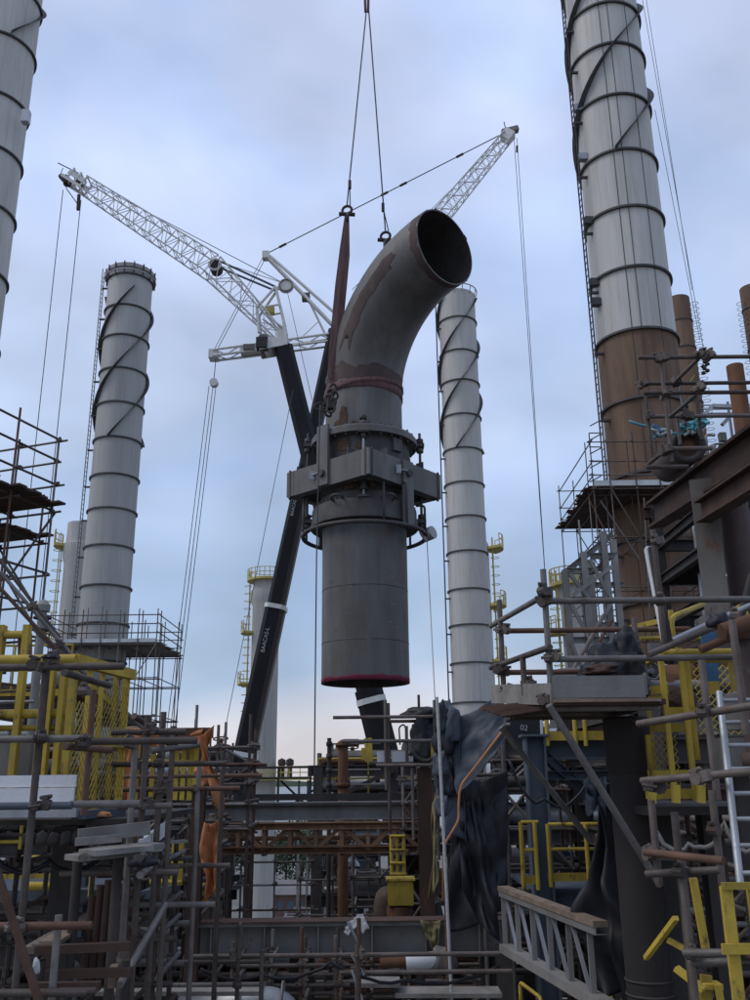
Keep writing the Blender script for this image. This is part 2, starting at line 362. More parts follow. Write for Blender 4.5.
def tarp(name, label, TL, TRc, BR, BL, mat, nu=26, nv=36, amp=.12, folds=4, seed=1, thick=.006, parent=None, hem=0., cat='tarp'):
    TL, TRc, BR, BL = map(Vector, (TL, TRc, BR, BL)); nrm = ((TRc-TL).cross(BL-TL)).normalized(); v = []; f = []
    ph = seed*1.7
    for j in range(nv+1):
        t = j/nv
        for i in range(nu+1):
            s = i/nu
            if hem: s2 = s+math.sin(t*7+ph)*hem*(s-.5)
            else: s2 = s
            q = (TL*(1-s2)+TRc*s2)*(1-t)+(BL*(1-s2)+BR*s2)*t
            sag = t*(1-t)
            d = math.sin(s*folds*6.28+ph+1.5*noise.noise((s*2, t*2, seed)))*.45*(.25+.75*t) + noise.noise((s*3.2, t*4.5, seed+.5))*.9 + (.5-abs(noise.noise((s*2.2+t*1.6, t*2.6-s*1.8, seed+9)))*2.2)*.42+ noise.noise((s*16, t*18, seed+3))*.06
            q = q+nrm*d*amp + Vector((0, 0, -1))*(amp*.8*math.sin(s*folds*3.1+ph)*(t**3) + .4*amp*math.sin(s*math.pi)*(1-t))
            v.append(q)
    for j in range(nv):
        for i in range(nu): a = j*(nu+1)+i; f.append((a, a+1, a+nu+2, a+nu+1))
    me = mesh_of(name, v, f, mat, True); o = put(name, me, parent)
    md = o.modifiers.new('thick', 'SOLIDIFY'); md.thickness = thick
    if label: tag(o, label, cat)
    return o
def lump(p, name, c, sx, sy, sz, mat, seed=1, sub=4, amp=.35):
    bm = bmesh.new(); bmesh.ops.create_icosphere(bm, subdivisions=sub, radius=1)
    for v in bm.verts:
        q = v.co.copy(); d = 1+amp*noise.noise(q*1.6+Vector((seed, 0, 0)))+amp*.5*noise.noise(q*4+Vector((0, seed, 0)))+amp*.22*noise.noise(q*9)
        v.co = q*d; v.co.z = max(v.co.z, -.55)
        v.co.x *= sx; v.co.y *= sy; v.co.z *= sz
    me = bpy.data.meshes.new(name); bm.to_mesh(me); bm.free(); me.materials.append(MATS[mat]); me.polygons.foreach_set('use_smooth', [True]*len(me.polygons))
    return put(name, me, p, Matrix.Translation(Vector(c)))
def handrail(p, pts, h=1.1, mat='yellow', r=.024, mids=(.55,), post=1.2, toe=True, kick=.15):
    for a, b in zip(pts[:-1], pts[1:]):
        a, b = Vector(a), Vector(b); n = max(1, round((b-a).length/post))
        for i in range(n+1):
            q = a.lerp(b, i/n); tube(p, 'post', q, q+Vector((0, 0, h)), r, mat, 8)
        for m in (h,)+tuple(mids): tube(p, 'rail', a+Vector((0, 0, m)), b+Vector((0, 0, m)), r, mat, 8)
        if toe: bar(p, 'toe_plate', a+Vector((0, 0, kick/2)), b+Vector((0, 0, kick/2)), .01, kick, mat)
def text(parent, name, body, M, size, mat='text', depth=.002):
    c = bpy.data.curves.new(name, 'FONT'); c.body = body; c.size = size; c.extrude = depth; c.align_x = 'CENTER'; c.align_y = 'CENTER'
    c.materials.append(MATS[mat]); dg = bpy.context.evaluated_depsgraph_get()
    o = bpy.data.objects.new('t', c); COL.objects.link(o); bpy.context.view_layer.update()
    me = bpy.data.meshes.new_from_object(o.evaluated_get(bpy.context.evaluated_depsgraph_get())); bpy.data.objects.remove(o)
    me.materials.clear(); me.materials.append(MATS[mat])
    return put(name, me, parent, M)

#==PART2==
# ================================================================== ground and far setting
def sheet(name, x0, x1, y0, y1, z, mat, kind='structure'):
    me = mesh_of(name, [(x0, y0, z), (x1, y0, z), (x1, y1, z), (x0, y1, z)], [(0, 1, 2, 3)], mat)
    return tag(put(name, me), None, None, None, kind)
sheet('ground', -4000, 4000, -400, 6000, 0, 'asphalt')
sheet('water', -4000, 4000, 420, 6000, .05, 'water')
# far low shore beyond the water
v = []; f = []
for i in range(121):
    x = -3000+50*i; h = 14+10*noise.noise((x*.002, 1, 0))+5*noise.noise((x*.01, 3, 0))
    v += [(x, 3000, -1), (x, 3040, max(3, h)), (x, 3400, max(3, h)*1.1), (x, 3500, -1)]
for i in range(120):
    for k in range(3): a = 4*i+k; f.append((a, a+4, a+5, a+1))
tag(put('hills', mesh_of('hills', v, f, 'leaf', True)), None, kind='structure')

def tree(x, y, h, w, label, seed):
    rn = random.Random(seed); t = thing('tree', label, 'tree', (x, y, 0), 'trees beyond the yard')
    sweep(t, 'trunk', [(x, y, 0), (x+.1, y, h*.3), (x+.3, y, h*.75)], [.28, .2, .06], 'bark', 7)
    vv = []; ff = []
    cl = [(rn.gauss(0, .3)*w, rn.gauss(0, .3)*w, h*(.3+.62*rn.random()), w*rn.uniform(.16, .34)) for _ in range(22)]
    for cx, cy, cz, cr_ in cl:
        for _ in range(70):
            d = Vector((rn.gauss(0, 1), rn.gauss(0, 1), rn.gauss(0, .8))).normalized()*cr_*rn.uniform(.55, 1.05)
            q = Vector((cx, cy, cz))+d; s = rn.uniform(.16, .36)
            a = Vector((rn.gauss(0, 1), rn.gauss(0, 1), rn.gauss(0, 1))).normalized()*s; b = a.orthogonal().normalized()*s*.7
            k = len(vv); vv += [q-a, q+b, q+a, q-b]; ff.append((k, k+1, k+2, k+3))
    put('crown', mesh_of('crown', vv, ff, 'leaf'), t, Matrix.Translation((x, y, 0)))
ORD = ['leftmost', 'second from left', 'third from left', 'fourth from left', 'fifth from left', 'sixth from left', 'seventh from left', 'rightmost']
for i, px in enumerate(range(238, 350, 15)):
    Y = 190+random.uniform(-12, 14); X = at(px+random.uniform(-5, 5), 840, Y).x
    tree(X, Y, random.uniform(9.5, 13.5), random.uniform(7, 10), 'dark green tree behind the low warehouse, %s in the far row' % ORD[i], i)
# low warehouse in the yard
X0, X1 = at(268, 870, 150).x, at(352, 870, 150).x
t = thing('warehouse', 'long low brown warehouse with grey roof seen far below the rusty truss', 'building', ((X0+X1)/2, 150, 0))
block(t, 'wall', ((X0+X1)/2, 155, 0), X1-X0, 10, 3.2, 'brick')
vv = [(X0-.4, 149.5, 3.2), (X1+.4, 149.5, 3.2), (X1+.4, 155, 4.8), (X0-.4, 155, 4.8), (X0-.4, 160.5, 3.2), (X1+.4, 160.5, 3.2)]
put('roof', mesh_of('roof', vv, [(0, 1, 2, 3), (3, 2, 5, 4), (0, 3, 4), (1, 5, 2)], 'roofgrey'), t)
for k in range(9):
    x = X0+(k+.5)*(X1-X0)/9; block(t, 'window', (x, 149.98, 1.1), .95, .1, 1.1, 'bluesteel')
# laydown racks in the yard (scaffold tube racks)
for k, (pxa, pxb, Y, hh, lab) in enumerate([(285, 345, 128, 3.4, 'scaffold rack of pale tubes standing farthest out in the yard'), (262, 352, 112, 3.0, 'wide scaffold rack in the yard, middle row of three'), (270, 356, 99, 2.6, 'scaffold rack nearest in the yard below the truss')]):
    xa, xb = at(pxa, 900, Y).x, at(pxb, 900, Y).x; n = int((xb-xa)/1.5)
    scaffold('tube_rack', lab, (xa, Y, 0), 0, [j*(xb-xa)/n for j in range(n+1)], [0, 2.2], [.3+j*.9 for j in range(int(hh/.9)+1)], r=.05, z0=0, seed=k, braces=False, cp=False, mat='galv', group='racks of tube in the yard')
for k, (px, Y, w, m_, lab) in enumerate([(300, 122, 6, 'bluesteel', 'dull blue container in the yard behind the pale tube racks'), (335, 107, 5, 'whitepanel', 'white container in the yard to the right of the white column'), (318, 140, 7, 'claddingdull', 'dull brown container in front of the low warehouse')]):
    q = at(px, 900, Y); t = thing('container', lab, 'container', (q.x, Y, 0)); block(t, 'body', (q.x, Y, 0), w, 2.4, 2.5, m_)
    for j in range(int(w/.6)): bar(t, 'rib', (q.x-w/2+.3+j*.6, Y-1.22, .1), (q.x-w/2+.3+j*.6, Y-1.22, 2.4), .2, .06, m_)

# ================================================================== stacks
def stack(name, label, px, py, Y, wpx, top, rings, mat_up, split=None, strake_to=None, strake_top=None, phase=0., ladder=True, n=56, ringmat='stackring', lad_to=None, nst=3, pitch=5.0, z_bottom=0.0):
    """chimney whose axis passes picture point (px,py) at distance Y, wpx wide there"""
    c = at(px, py, Y); dep = (c-CAM).dot(FW); r = wpx/FPX*dep/2; x, y = c.x, c.y
    def zf(row): return zat(px, row, Y-r)
    zt = zf(top); t = thing(name, label, 'chimney', (x, y, 0)); zr = sorted(zf(q) for q in rings)
    cuts = [z_bottom]+[z for z in zr if z < zt-.3]+[zt]
    zs = zf(split) if split else -1
    for a, b in zip(cuts[:-1], cuts[1:]):     # one shell can per ring interval
        lm = 'stackrust' if (split and (a+b)/2 < zs) else mat_up
        if b == zt: revolve(t, 'shell', x, y, [(r, a), (r, b), (r*.93, b), (r*.93, b-1.5), (.02, b-1.6)], lm, n)
        else: revolve(t, 'shell', x, y, [(r, a), (r, b)], lm, n)
    for z in zr:
        revolve(t, 'ring', x, y, [(r*.99, z-.05), (r*1.07, z-.05), (r*1.07, z+.05), (r*.99, z+.05)], ringmat, n)
    if strake_to:
        zb = zf(strake_to); zz = zf(strake_top) if strake_top else zt-.4; P = pitch*2*r; hgt = .17*r
        for k in range(nst):
            v = []; f = []; m = int((zz-zb)/P*48)+2
            for i in range(m):
                z = zb+(zz-zb)*i/(m-1); a = phase+2*math.pi*k/nst+2*math.pi*(z-zb)/P
                for rr, dz in ((r*.995, 0), (r+hgt, 0), (r+hgt, .035), (r*.995, .035)): v.append((rr*math.cos(a), rr*math.sin(a), z+dz))
            for i in range(m-1):
                for j in range(4): f.append((i*4+j, i*4+(j+1) % 4, i*4+4+(j+1) % 4, i*4+4+j))
            f += [(3, 2, 1, 0), (m*4-4, m*4-3, m*4-2, m*4-1)]
            put('strake', mesh_of('strake', v, f, ringmat), t, Matrix.Translation((x, y, 0)))
    if ladder:
        lx = x-r*1.13; zb = 12.0; zl = zf(lad_to) if lad_to else zt
        for s in (-.22, .22): tube(t, 'ladder_rail', (lx-.1, y+s-.3*r, zb), (lx-.1, y+s-.3*r, zl), .035, 'steelgrey' if mat_up != 'stackwhite' else 'steeldark', 6)
        lr = []
        for i in range(int((zl-zb)/.33)):
            z = zb+i*.33; tube(t, 'ladder_rung', (lx-.1, y-.22-.3*r, z), (lx-.1, y+.22-.3*r, z), .018, 'steeldark', 5)
        for z in zr:
            bar(t, 'ladder_bracket', (x-r*.9, y-.3*r, z-.6), (lx-.1, y-.3*r, z-.6), .12, .1, 'stackring')
    return t, x, y, r, zf
# tall near chimney at the right, white above, rusted below
t1, s1x, s1y, s1r, z1 = stack('chimney', 'tall near chimney, white above and rusty brown below, right of the pipe', 635, 330, 36, 77, -420, [-330, -250, -170, -100, -50, 2, 43, 94, 149, 206, 266, 328, 396, 470, 535, 600], 'stackwhite', split=328, strake_to=149, strake_top=-420, phase=-1.9, lad_to=-300, pitch=4.6)
for a in (-1.95, -1.72, -1.2):   # thin cables down its face
    pts = [(s1x+s1r*1.004*math.cos(a), s1y+s1r*1.004*math.sin(a), z) for z in (z1(470), z1(-100))]
    tube(t1, 'cable', pts[0], pts[1], .018, 'wire', 5)
for k, row in enumerate((90, 140, 268, 288, 205)):
    z = z1(row); a = math.pi*1.08; q = Vector((s1x+s1r*math.cos(a), s1y+s1r*math.sin(a), z))
    block(t1, 'box', q+Vector((-.12, -.15, -.2)), .38, .3, .34, 'stackring' if k > 1 else 'galv')
t2, s2x, s2y, s2r, z2 = stack('chimney', 'grey chimney at left with scaffold deck round its lower part', 118, 440, 58, 45.5, 262, [273, 304, 334, 367, 401, 436, 473, 507, 544, 584, 622, 660, 700, 740], 'stackgrey', strake_to=436, strake_top=285, phase=.4, pitch=4.8)
revolve(t2, 'rim', s2x, s2y, [(s2r*.9, z2(262)-.35), (s2r*1.08, z2(262)-.35), (s2r*1.1, z2(262)-.1), (s2r*.95, z2(262)+.03)], 'stackgrey', 40)
ring(t2, 'rim_tube', (s2x, s2y, z2(270)), (0, 0, 1), s2r*1.13, .05, 'stackgrey', 40)
for k in range(16):
    a = k*math.pi/8; tube(t2, 'rim_lug', (s2x+s2r*1.1*math.cos(a), s2y+s2r*1.1*math.sin(a), z2(275)), (s2x+s2r*1.12*math.cos(a), s2y+s2r*1.12*math.sin(a), z2(262)), .05, 'stackring', 6)
t3, s3x, s3y, s3r, z3 = stack('chimney', 'slim pale grey chimney standing just right of the lifted pipe', 464, 480, 68, 38.5, 288, [316, 349, 379, 413, 447, 481, 515, 550, 588, 624, 662, 702, 745], 'stackwhite', strake_to=447, strake_top=292, phase=2.2, pitch=4.8)
ring(t3, 'rim_tube', (s3x, s3y, z3(284)), (0, 0, 1), s3r*1.12, .05, 'stackgrey', 40)
for k in range(14):
    a = k*math.pi/7; tube(t3, 'rim_lug', (s3x+s3r*1.02*math.cos(a), s3y+s3r*1.02*math.sin(a), z3(291)), (s3x+s3r*1.12*math.cos(a), s3y+s3r*1.12*math.sin(a), z3(284)), .04, 'stackgrey', 6)
t0, s0x, s0y, s0r, z0_ = stack('chimney', 'pale chimney cut by the upper left picture corner', -1, 60, 38, 66, -330, [-280, -210, -150, -90, -20, 30, 88, 140, 196, 260, 330, 395, 460, 530, 600], 'stackwhite', strake_to=28, strake_top=-330, phase=-.9, ladder=False, pitch=4.6)
block(t0, 'light_box', at(26, 118, 37)-Vector((0, 0, .3)), .35, .35, .7, 'cladding')
# brown stacks behind the tall chimney
tb, bx_, by_, br_, zb_ = stack('chimney', 'thin brown chimney half hidden behind the tall near chimney', 685, 360, 62, 23, 294, [318, 345, 400, 460], 'stackrust', n=32, ladder=False)
for k in range(40):
    z = zb_(300)-k*.45; ring(tb, 'ladder_hoop', (bx_+br_+.25, by_-.3, z), (0, 0, 1), .3, .02, 'steelgrey', 12)
tb2, qx, qy, qr, qz = stack('chimney', 'thin brown chimney at the right picture edge', 757, 330, 62, 22, 283, [305, 345, 400], 'stackrust', n=32, ladder=False)
for k in range(14):
    z = qz(300)-k*.45; ring(tb2, 'ladder_hoop', (qx-qr-.25, qy-.3, z), (0, 0, 1), .3, .02, 'steelgrey', 12)

# white columns with yellow platforms
def column(label, px, py, Y, wpx, top, plats, zb=0., neck=None, lad=-1, mat='stackwhite', full_top=True):
    c = at(px, py, Y); dep = (c-CAM).dot(FW); r = wpx/FPX*dep/2; x, y = c.x, c.y; t = thing('column', label, 'column', (x, y, 0))
    zt = zat(px, top, Y)
    pr = [(r, zb), (r, zt-r*.5), (r*.85, zt-r*.2), (r*.5, zt), (.02, zt+.05)]
    if neck: 
        zn = zat(px, neck, Y); pr = [(r, zb), (r, zn-.8), (r*1.18, zn-.2), (r*1.18, zn+1.0), (r, zn+1.1), (r, zt), (.02, zt+.02)]
    revolve(t, 'shell', x, y, pr, mat, 40)
    for row, a0, a1, w in plats:
        z = zat(px, row, Y); v = []; f = []; m = max(4, int((a1-a0)/15))
        for i in range(m+1):
            a = R(a0+(a1-a0)*i/m)
            for rr, zz in ((r*1.01, z-.25), (r+w, z-.25), (r+w, z), (r*1.01, z)): v.append((rr*math.cos(a), rr*math.sin(a), zz))
        for i in range(m):
            for j in range(4): f.append((i*4+j, i*4+(j+1) % 4, i*4+4+(j+1) % 4, i*4+4+j))
        f += [(3, 2, 1, 0), tuple(m*4+j for j in range(4))]
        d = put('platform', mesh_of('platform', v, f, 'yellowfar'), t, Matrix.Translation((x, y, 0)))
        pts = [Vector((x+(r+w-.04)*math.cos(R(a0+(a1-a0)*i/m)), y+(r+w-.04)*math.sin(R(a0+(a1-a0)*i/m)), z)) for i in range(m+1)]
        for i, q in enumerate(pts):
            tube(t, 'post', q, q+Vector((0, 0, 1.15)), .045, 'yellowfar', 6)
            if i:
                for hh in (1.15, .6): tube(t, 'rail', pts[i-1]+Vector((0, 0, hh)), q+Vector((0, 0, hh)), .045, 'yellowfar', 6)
    lx = x+lad*(r+.35); zl = zat(px, plats[0][0], Y)
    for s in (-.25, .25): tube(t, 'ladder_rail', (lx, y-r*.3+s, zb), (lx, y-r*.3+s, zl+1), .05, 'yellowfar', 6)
    z = zb+14
    while z < zl: 
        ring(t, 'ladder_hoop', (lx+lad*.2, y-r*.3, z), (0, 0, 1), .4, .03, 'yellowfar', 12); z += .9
    return t, x, y, r
ct, cx_, cy_, crr, = column('white column with yellow top platform, standing behind the black crane boom', 265, 650, 105, 27, 580, [(580, 0, 360, .75), (632, 150, 215, 1.3), (683, 150, 215, 1.5), (778, 200, 375, 1.2)], neck=600)
z = zat(265, 778, 105)
block(ct, 'wing_deck', (cx_+5.0, cy_-.5, z-.25), 6.2, 2.4, .25, 'yellowfar')
handrail(ct, [(cx_+2, cy_-1.6, z), (cx_+8, cy_-1.6, z), (cx_+8, cy_+.6, z)], 1.2, 'yellowfar', .05, post=1.2, toe=False)
beam(ct, 'bracket', (cx_+7.5, cy_-.5, z-.3), (cx_+1.6, cy_-.5, z-4), .22, .22, 'steeldark'); beam(ct, 'bracket', (cx_+2.2, cy_-.6, z-.3), (cx_+5.6, cy_-.6, z-3.4), .22, .22, 'steeldark')
for dx in (4.2, 5.2): beam(ct, 'wing_leg', (cx_+dx, cy_-.2, z-.3), (cx_+dx, cy_-.2, 0), .25, .25, 'steelgrey')
for k, dx in enumerate((2.3, 3.2)):
    q = (cx_+dx, cy_-.8, z); revolve(ct, 'vent', q[0], q[1], [(.02, q[2]+2.1), (.42, q[2]+1.9), (.45, q[2]+1.4), (.25, q[2]+1.2), (.3, q[2])], 'steeldark', 16)
column('short pale column beside the grey chimney at left', 77, 560, 76, 24, 524, [(545, 150, 215, 1.0), (640, 150, 230, 1.0)], neck=556)
column('pale column with yellow ladder just behind the slim chimney', 481, 600, 88, 20, 540, [(548, -40, 40, 1.5), (605, -45, 50, 1.5), (660, -40, 40, 1.3)], lad=1)
column('white column with yellow top platform behind the grey steel tower at right', 575, 620, 72, 26, 573, [(584, 0, 360, .8), (632, 150, 215, 1.2)], neck=598)

# ================================================================== cranes
def lattice(p, A, B, wa, wb, ha, hb, mat, nb, r=.06, side=Vector((0, 1, 0))):
    A, B = Vector(A), Vector(B); d = (B-A).normalized(); s = (side-d*side.dot(d)).normalized(); u = s.cross(d).normalized()
    if u.z < 0: u = -u
    def cn(t, i):
        c = A.lerp(B, t); w = (wa+(wb-wa)*t)/2; h = (ha+(hb-ha)*t)/2
        return c+s*w*(1, 1, -1, -1)[i]+u*h*(1, -1, -1, 1)[i]
    for i in range(4): tube(p, 'chord', cn(0, i), cn(1, i), r*1.5, mat, 8)
    for k in range(nb):
        t0_, t1_ = k/nb, (k+1)/nb
        for i in range(4):
            j = (i+1) % 4
            a, b = (i, j) if k % 2 else (j, i)
            tube(p, 'lacing', cn(t0_, a), cn(t1_, b), r*.75, mat, 6)
        for i in (0, 1, 2, 3): tube(p, 'lacing', cn(t0_, i), cn(t0_, (i+1) % 4), r*.6, mat, 6)
    return cn
def boom(p, name, a, b, w, h, mat_l, mat_r):
    """egg shaped telescopic boom section, the left face and the right face in their own paint"""
    a, b = Vector(a), Vector(b); _, x, y, z, l = axes(a, b, (0, -1, 0))
    pr = [(-.5, -.35), (-.38, -.5), (.38, -.5), (.5, -.35), (.5, .3), (.3, .5), (-.3, .5), (-.5, .3)]
    vv = [q+x*px_*w+y*py_*h for q in (a, b) for px_, py_ in pr]; n = 8
    ff = [(i, (i+1) % n, n+(i+1) % n, n+i) for i in range(n)]+[tuple(range(7, -1, -1)), tuple(range(8, 16))]
    me = mesh_of(name, vv, ff, mat_l); me.materials.append(MATS[mat_r])
    me.update()
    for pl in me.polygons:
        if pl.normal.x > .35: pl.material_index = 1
    return put(name, me, p)
YC1, YC2 = 74., 82.
def chassis(p, x, y, mat):
    block(p, 'chassis', (x, y, 1.0), 14, 3, .9, mat); block(p, 'cab', (x+5.6, y, 1.9), 2.6, 2.8, 1.5, mat); block(p, 'counterweight', (x-4.5, y, 2.4), 2.5, 3, 1.8, 'cranedark'); block(p, 'turntable', (x-1, y, 1.9), 4.5, 2.6, 1.6, mat)
    for i in range(6):
        for s in (-1, 1): revolve_w(p, (x-5.5+i*2.1, y+s*1.3, .75))
def revolve_w(p, c):
    return tube(p, 'wheel', (c[0], c[1]-.25, c[2]), (c[0], c[1]+.25, c[2]), .75, 'cranedark', 20)
def onboom(a, b, py):   # point of the boom axis at picture row py
    lo, hi = 0., 1.
    for _ in range(40):
        m = (lo+hi)/2; q = a.lerp(b, m)-CAM
        row = 500-FPX*q.dot(UP)/q.dot(FW)
        if row > py: lo = m
        else: hi = m
    return a.lerp(b, lo)
# --- crane with the jib to the left
c1t = at(283, 345, YC1); c1b = at(452, 1018, YC1); c1b.z = 2.6
k1 = thing('mobile_crane', 'mobile crane with black boom and white lattice jib reaching up to the left', 'crane', (c1b.x, YC1, 0))
chassis(k1, c1b.x+1, YC1, 'cranewhite')
pp = [onboom(c1b, c1t, q) for q in (1015, 762, 690, 520, 349)]
for (a, b), w in zip(zip(pp[:-1], pp[1:]), (2.75, 2.25, 1.95, 1.68)): boom(k1, 'boom_section', a, b, w, w*1.15, 'cranedark', 'cranedark')
for row, w in ((704, 2.15), (762, 2.5)):
    q = onboom(c1b, c1t, row); d = (c1t-c1b).normalized(); boom(k1, 'boom_collar', q, q+d*.45, w*1.1, w*1.3, 'cranewhite' if row == 704 else 'cranedark', 'cranewhite' if row == 704 else 'cranedark')
J0, J1, Jt = at(281, 338, YC1), at(213, 268, YC1-1), at(84, 185, YC1-2)
cn = lattice(k1, J0, J1, .9, 1.9, 1.0, 2.0, 'cranewhite', 6, .055)
cn = lattice(k1, J1, Jt, 1.9, 1.4, 2.0, 1.35, 'cranewhite', 16, .05)
jd = (Jt-J1).normalized(); ju = Vector((jd.z, 0, -jd.x)); ju = -ju if ju.z < 0 else ju

for s in (-.7, .7):
    bar(k1, 'jib_head_cheek', Jt-jd*.3+Vector((0, s, .1)), Jt+jd*1.5+Vector((0, s, .1)), .08, .5, 'cranewhite', ju); bar(k1, 'jib_head_cheek', Jt-jd*.3+Vector((0, s, 0))-ju*.6, Jt+jd*1.9+Vector((0, s, 0))-ju*.6, .08, .3, 'cranewhite', ju)
    for q_ in (-.2, .5, 1.3): bar(k1, 'jib_head_post', Jt+jd*q_+Vector((0, s, 0))-ju*.6, Jt+jd*q_+Vector((0, s, 0))+ju*.65, .12, .14, 'cranewhite', jd)
for q_ in (-.2, .6, 1.4):
    for h_ in (-.6, .6): tube(k1, 'jib_head_tie', Jt+jd*q_+ju*h_-Vector((0, .7, 0)), Jt+jd*q_+ju*h_+Vector((0, .7, 0)), .08, 'cranewhite', 8)
tube(k1, 'jib_head_drum', Jt+jd*.6-Vector((0, .5, 0)), Jt+jd*.6+Vector((0, .5, 0)), .3, 'claddingdull', 14); bar(k1, 'jib_head_plate', Jt+jd*1.5-ju*.55, Jt+jd*2.4-ju*.55, .5, .35, 'steeldark', ju)
tube(k1, 'antenna', Jt+jd*1.2+ju*.7, at(58, 163, YC1-2), .05, 'steeldark', 6); tube(k1, 'antenna', at(63, 168, YC1-2), at(61, 173, YC1-2), .04, 'steeldark', 6)
for s in (-.35, .35): tube(k1, 'head_sheave', Jt+jd*(1.6)-ju*.6+Vector((0, s-.06, 0)), Jt+jd*1.6-ju*.6+Vector((0, s+.06, 0)), .42, 'steeldark', 18)
# boom head, A frame, sheave

for s in (-.95, .95):
    bar(k1, 'boom_head_cheek', at(260, 350, YC1)+Vector((0, s, 0)), at(288, 345, YC1)+Vector((0, s, 0)), .1, .9, 'cranewhite'); bar(k1, 'boom_head_rib', at(287, 350, YC1)+Vector((0, s, 0)), at(285, 328, YC1)+Vector((0, s, 0)), .3, .35, 'cranewhite')
    tube(k1, 'boom_head_sheave', at(264, 342, YC1)+Vector((0, s*.6-.1, 0)), at(264, 342, YC1)+Vector((0, s*.6+.1, 0)), .5, 'steelgrey', 18); tube(k1, 'boom_head_sheave', at(282, 337, YC1)+Vector((0, s*.7-.08, 0)), at(282, 337, YC1)+Vector((0, s*.7+.08, 0)), .42, 'cranewhite', 18)
for q_ in ((262, 352), (274, 350), (285, 346)): tube(k1, 'boom_head_tie', at(q_[0], q_[1], YC1)-Vector((0, .95, 0)), at(q_[0], q_[1], YC1)+Vector((0, .95, 0)), .22, 'steelgrey', 10)
block(k1, 'boom_head_core', at(277, 350, YC1)-Vector((0, 0, .1)), 1.5, 1.6, .8, 'cranewhite'); block(k1, 'boom_head_winch', at(262, 346, YC1-.8)-Vector((0, 0, .3)), 1.0, .9, 1.0, 'steeldark')
apex = at(276, 289, YC1)
for s in (-.8, .8):
    for q in ((258, 312), (259, 334), (286, 331)):
        b_ = at(q[0], q[1], YC1); 
        if q[1] != 334: tube(k1, 'a_frame_leg', apex+Vector((0, s*.5, 0)), b_+Vector((0, s, 0)), .13, 'cranewhite', 8)
    tube(k1, 'a_frame_post', at(258, 312, YC1)+Vector((0, s, 0)), at(260, 337, YC1)+Vector((0, s, 0)), .13, 'cranewhite', 8)
    tube(k1, 'a_frame_tie', at(266, 311, YC1)+Vector((0, s, 0)), at(280, 309, YC1)+Vector((0, s, 0)), .1, 'cranewhite', 8)
    tube(k1, 'a_frame_brace', at(262, 315, YC1)+Vector((0, s, 0)), at(284, 332, YC1)+Vector((0, s, 0)), .09, 'cranewhite', 8)
    tube(k1, 'pendant', at(219, 264, YC1-1)+Vector((0, s*.8, 0)), apex+Vector((0, s*.5, 0)), .1, 'bluesteel', 6)
block(k1, 'a_frame_box', at(270, 311, YC1)-Vector((0, 0, .3)), .8, .7, .7, 'yellowfar')
sh = at(286, 286, YC1); tube(k1, 'luffing_sheave', sh-Vector((0, .12, 0)), sh+Vector((0, .12, 0)), .72, 'cranewhite', 24); ring(k1, 'sheave_rim', sh-Vector((0, .16, 0)), (0, 1, 0), .6, .09, 'steelgrey'); bar(k1, 'sheave_arm', apex, sh, .2, .3, 'cranewhite')
q = at(216, 268, YC1-1); tube(k1, 'jib_winch', q-Vector((0, .6, 0)), q+Vector((0, .6, 0)), .55, 'steeldark', 18); ring(k1, 'winch_rim', q-Vector((0, .62, 0)), (0, 1, 0), .55, .1, 'cranewhite')
def rope(p, a, b, r=.022, name='rope', mat='wire', sag=0.):
    if sag:
        a, b = Vector(a), Vector(b); return sweep(p, name, [a.lerp(b, t/12)-Vector((0, 0, sag*4*t/12*(1-t/12))) for t in range(13)], r, mat, 6)
    return tube(p, name, a, b, r, mat, 6)
rope(k1, at(92, 183, YC1-2), at(283, 283, YC1), .035)
rope(k1, at(283, 283, YC1), at(220, 262, YC1-1), .03)
for a, b in (((63, 190), (9, 690)), ((81, 200), (27, 725))): rope(k1, at(a[0], a[1], YC1-2), at(b[0], b[1], YC1-2)-Vector((0, 0, 0)), .04)
rope(k1, at(66, 188, YC1-2), at(79, 206, YC1-2), .05); bar(k1, 'rope_anchor', at(79, 195, YC1-2), at(78, 210, YC1-2), .25, .25, 'steeldark')
# --- crane with the jib to the right
c2t = at(336, 330, YC2); c2b = at(190, 1000, YC2); c2b.z = 2.4
d = (c2t-c2b).normalized()
k2 = thing('mobile_crane', 'mobile crane whose dark lettered boom passes behind the lifted pipe, jib to the right', 'crane', (c2b.x, YC2, 0))
chassis(k2, c2b.x-1, YC2, 'cranewhite')
pp = [onboom(c2b, c2t, q) for q in (998, 757, 610, 470, 332)]
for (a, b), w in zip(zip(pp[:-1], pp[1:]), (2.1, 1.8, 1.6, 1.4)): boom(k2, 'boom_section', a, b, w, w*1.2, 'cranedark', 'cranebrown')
for row, w in ((757, 2.0), (610, 1.75)):
    q = onboom(c2b, c2t, row); boom(k2, 'boom_collar', q, q+d*.4, w*1.15, w*1.35, 'cranewhite', 'cranewhite')
# lettering along the left of the boom, upright facing the camera
def boomtext(py, body, size, off):
    q = onboom(c2b, c2t, py); _, x, y, z, l = axes(c2b, c2t, (0, -1, 0))
    xx = z; yy = Vector((0, -1, 0)).cross(z); yy.normalize(); nn = xx.cross(yy)
    if nn.y > 0: yy = -yy; nn = -nn
    M = Matrix((xx, yy, nn)).transposed().to_4x4(); M.translation = q+Vector((off, -1.35, 0))
    text(k2, 'lettering', body, M, size)
boomtext(642, 'BAACAS-L', .5, -.15); boomtext(775, 'HO', .6, -.1); boomtext(512, 'BAACAS', .42, -.2)
J2, J2t = at(352, 322, YC2), at(508, 136, YC2-3)
lattice(k2, J2, J2.lerp(J2t, .2), .9, 1.9, .9, 1.9, 'cranewhite', 5, .05); lattice(k2, J2.lerp(J2t, .2), J2t, 1.9, 1.1, 1.9, 1.0, 'cranewhite', 22, .05)
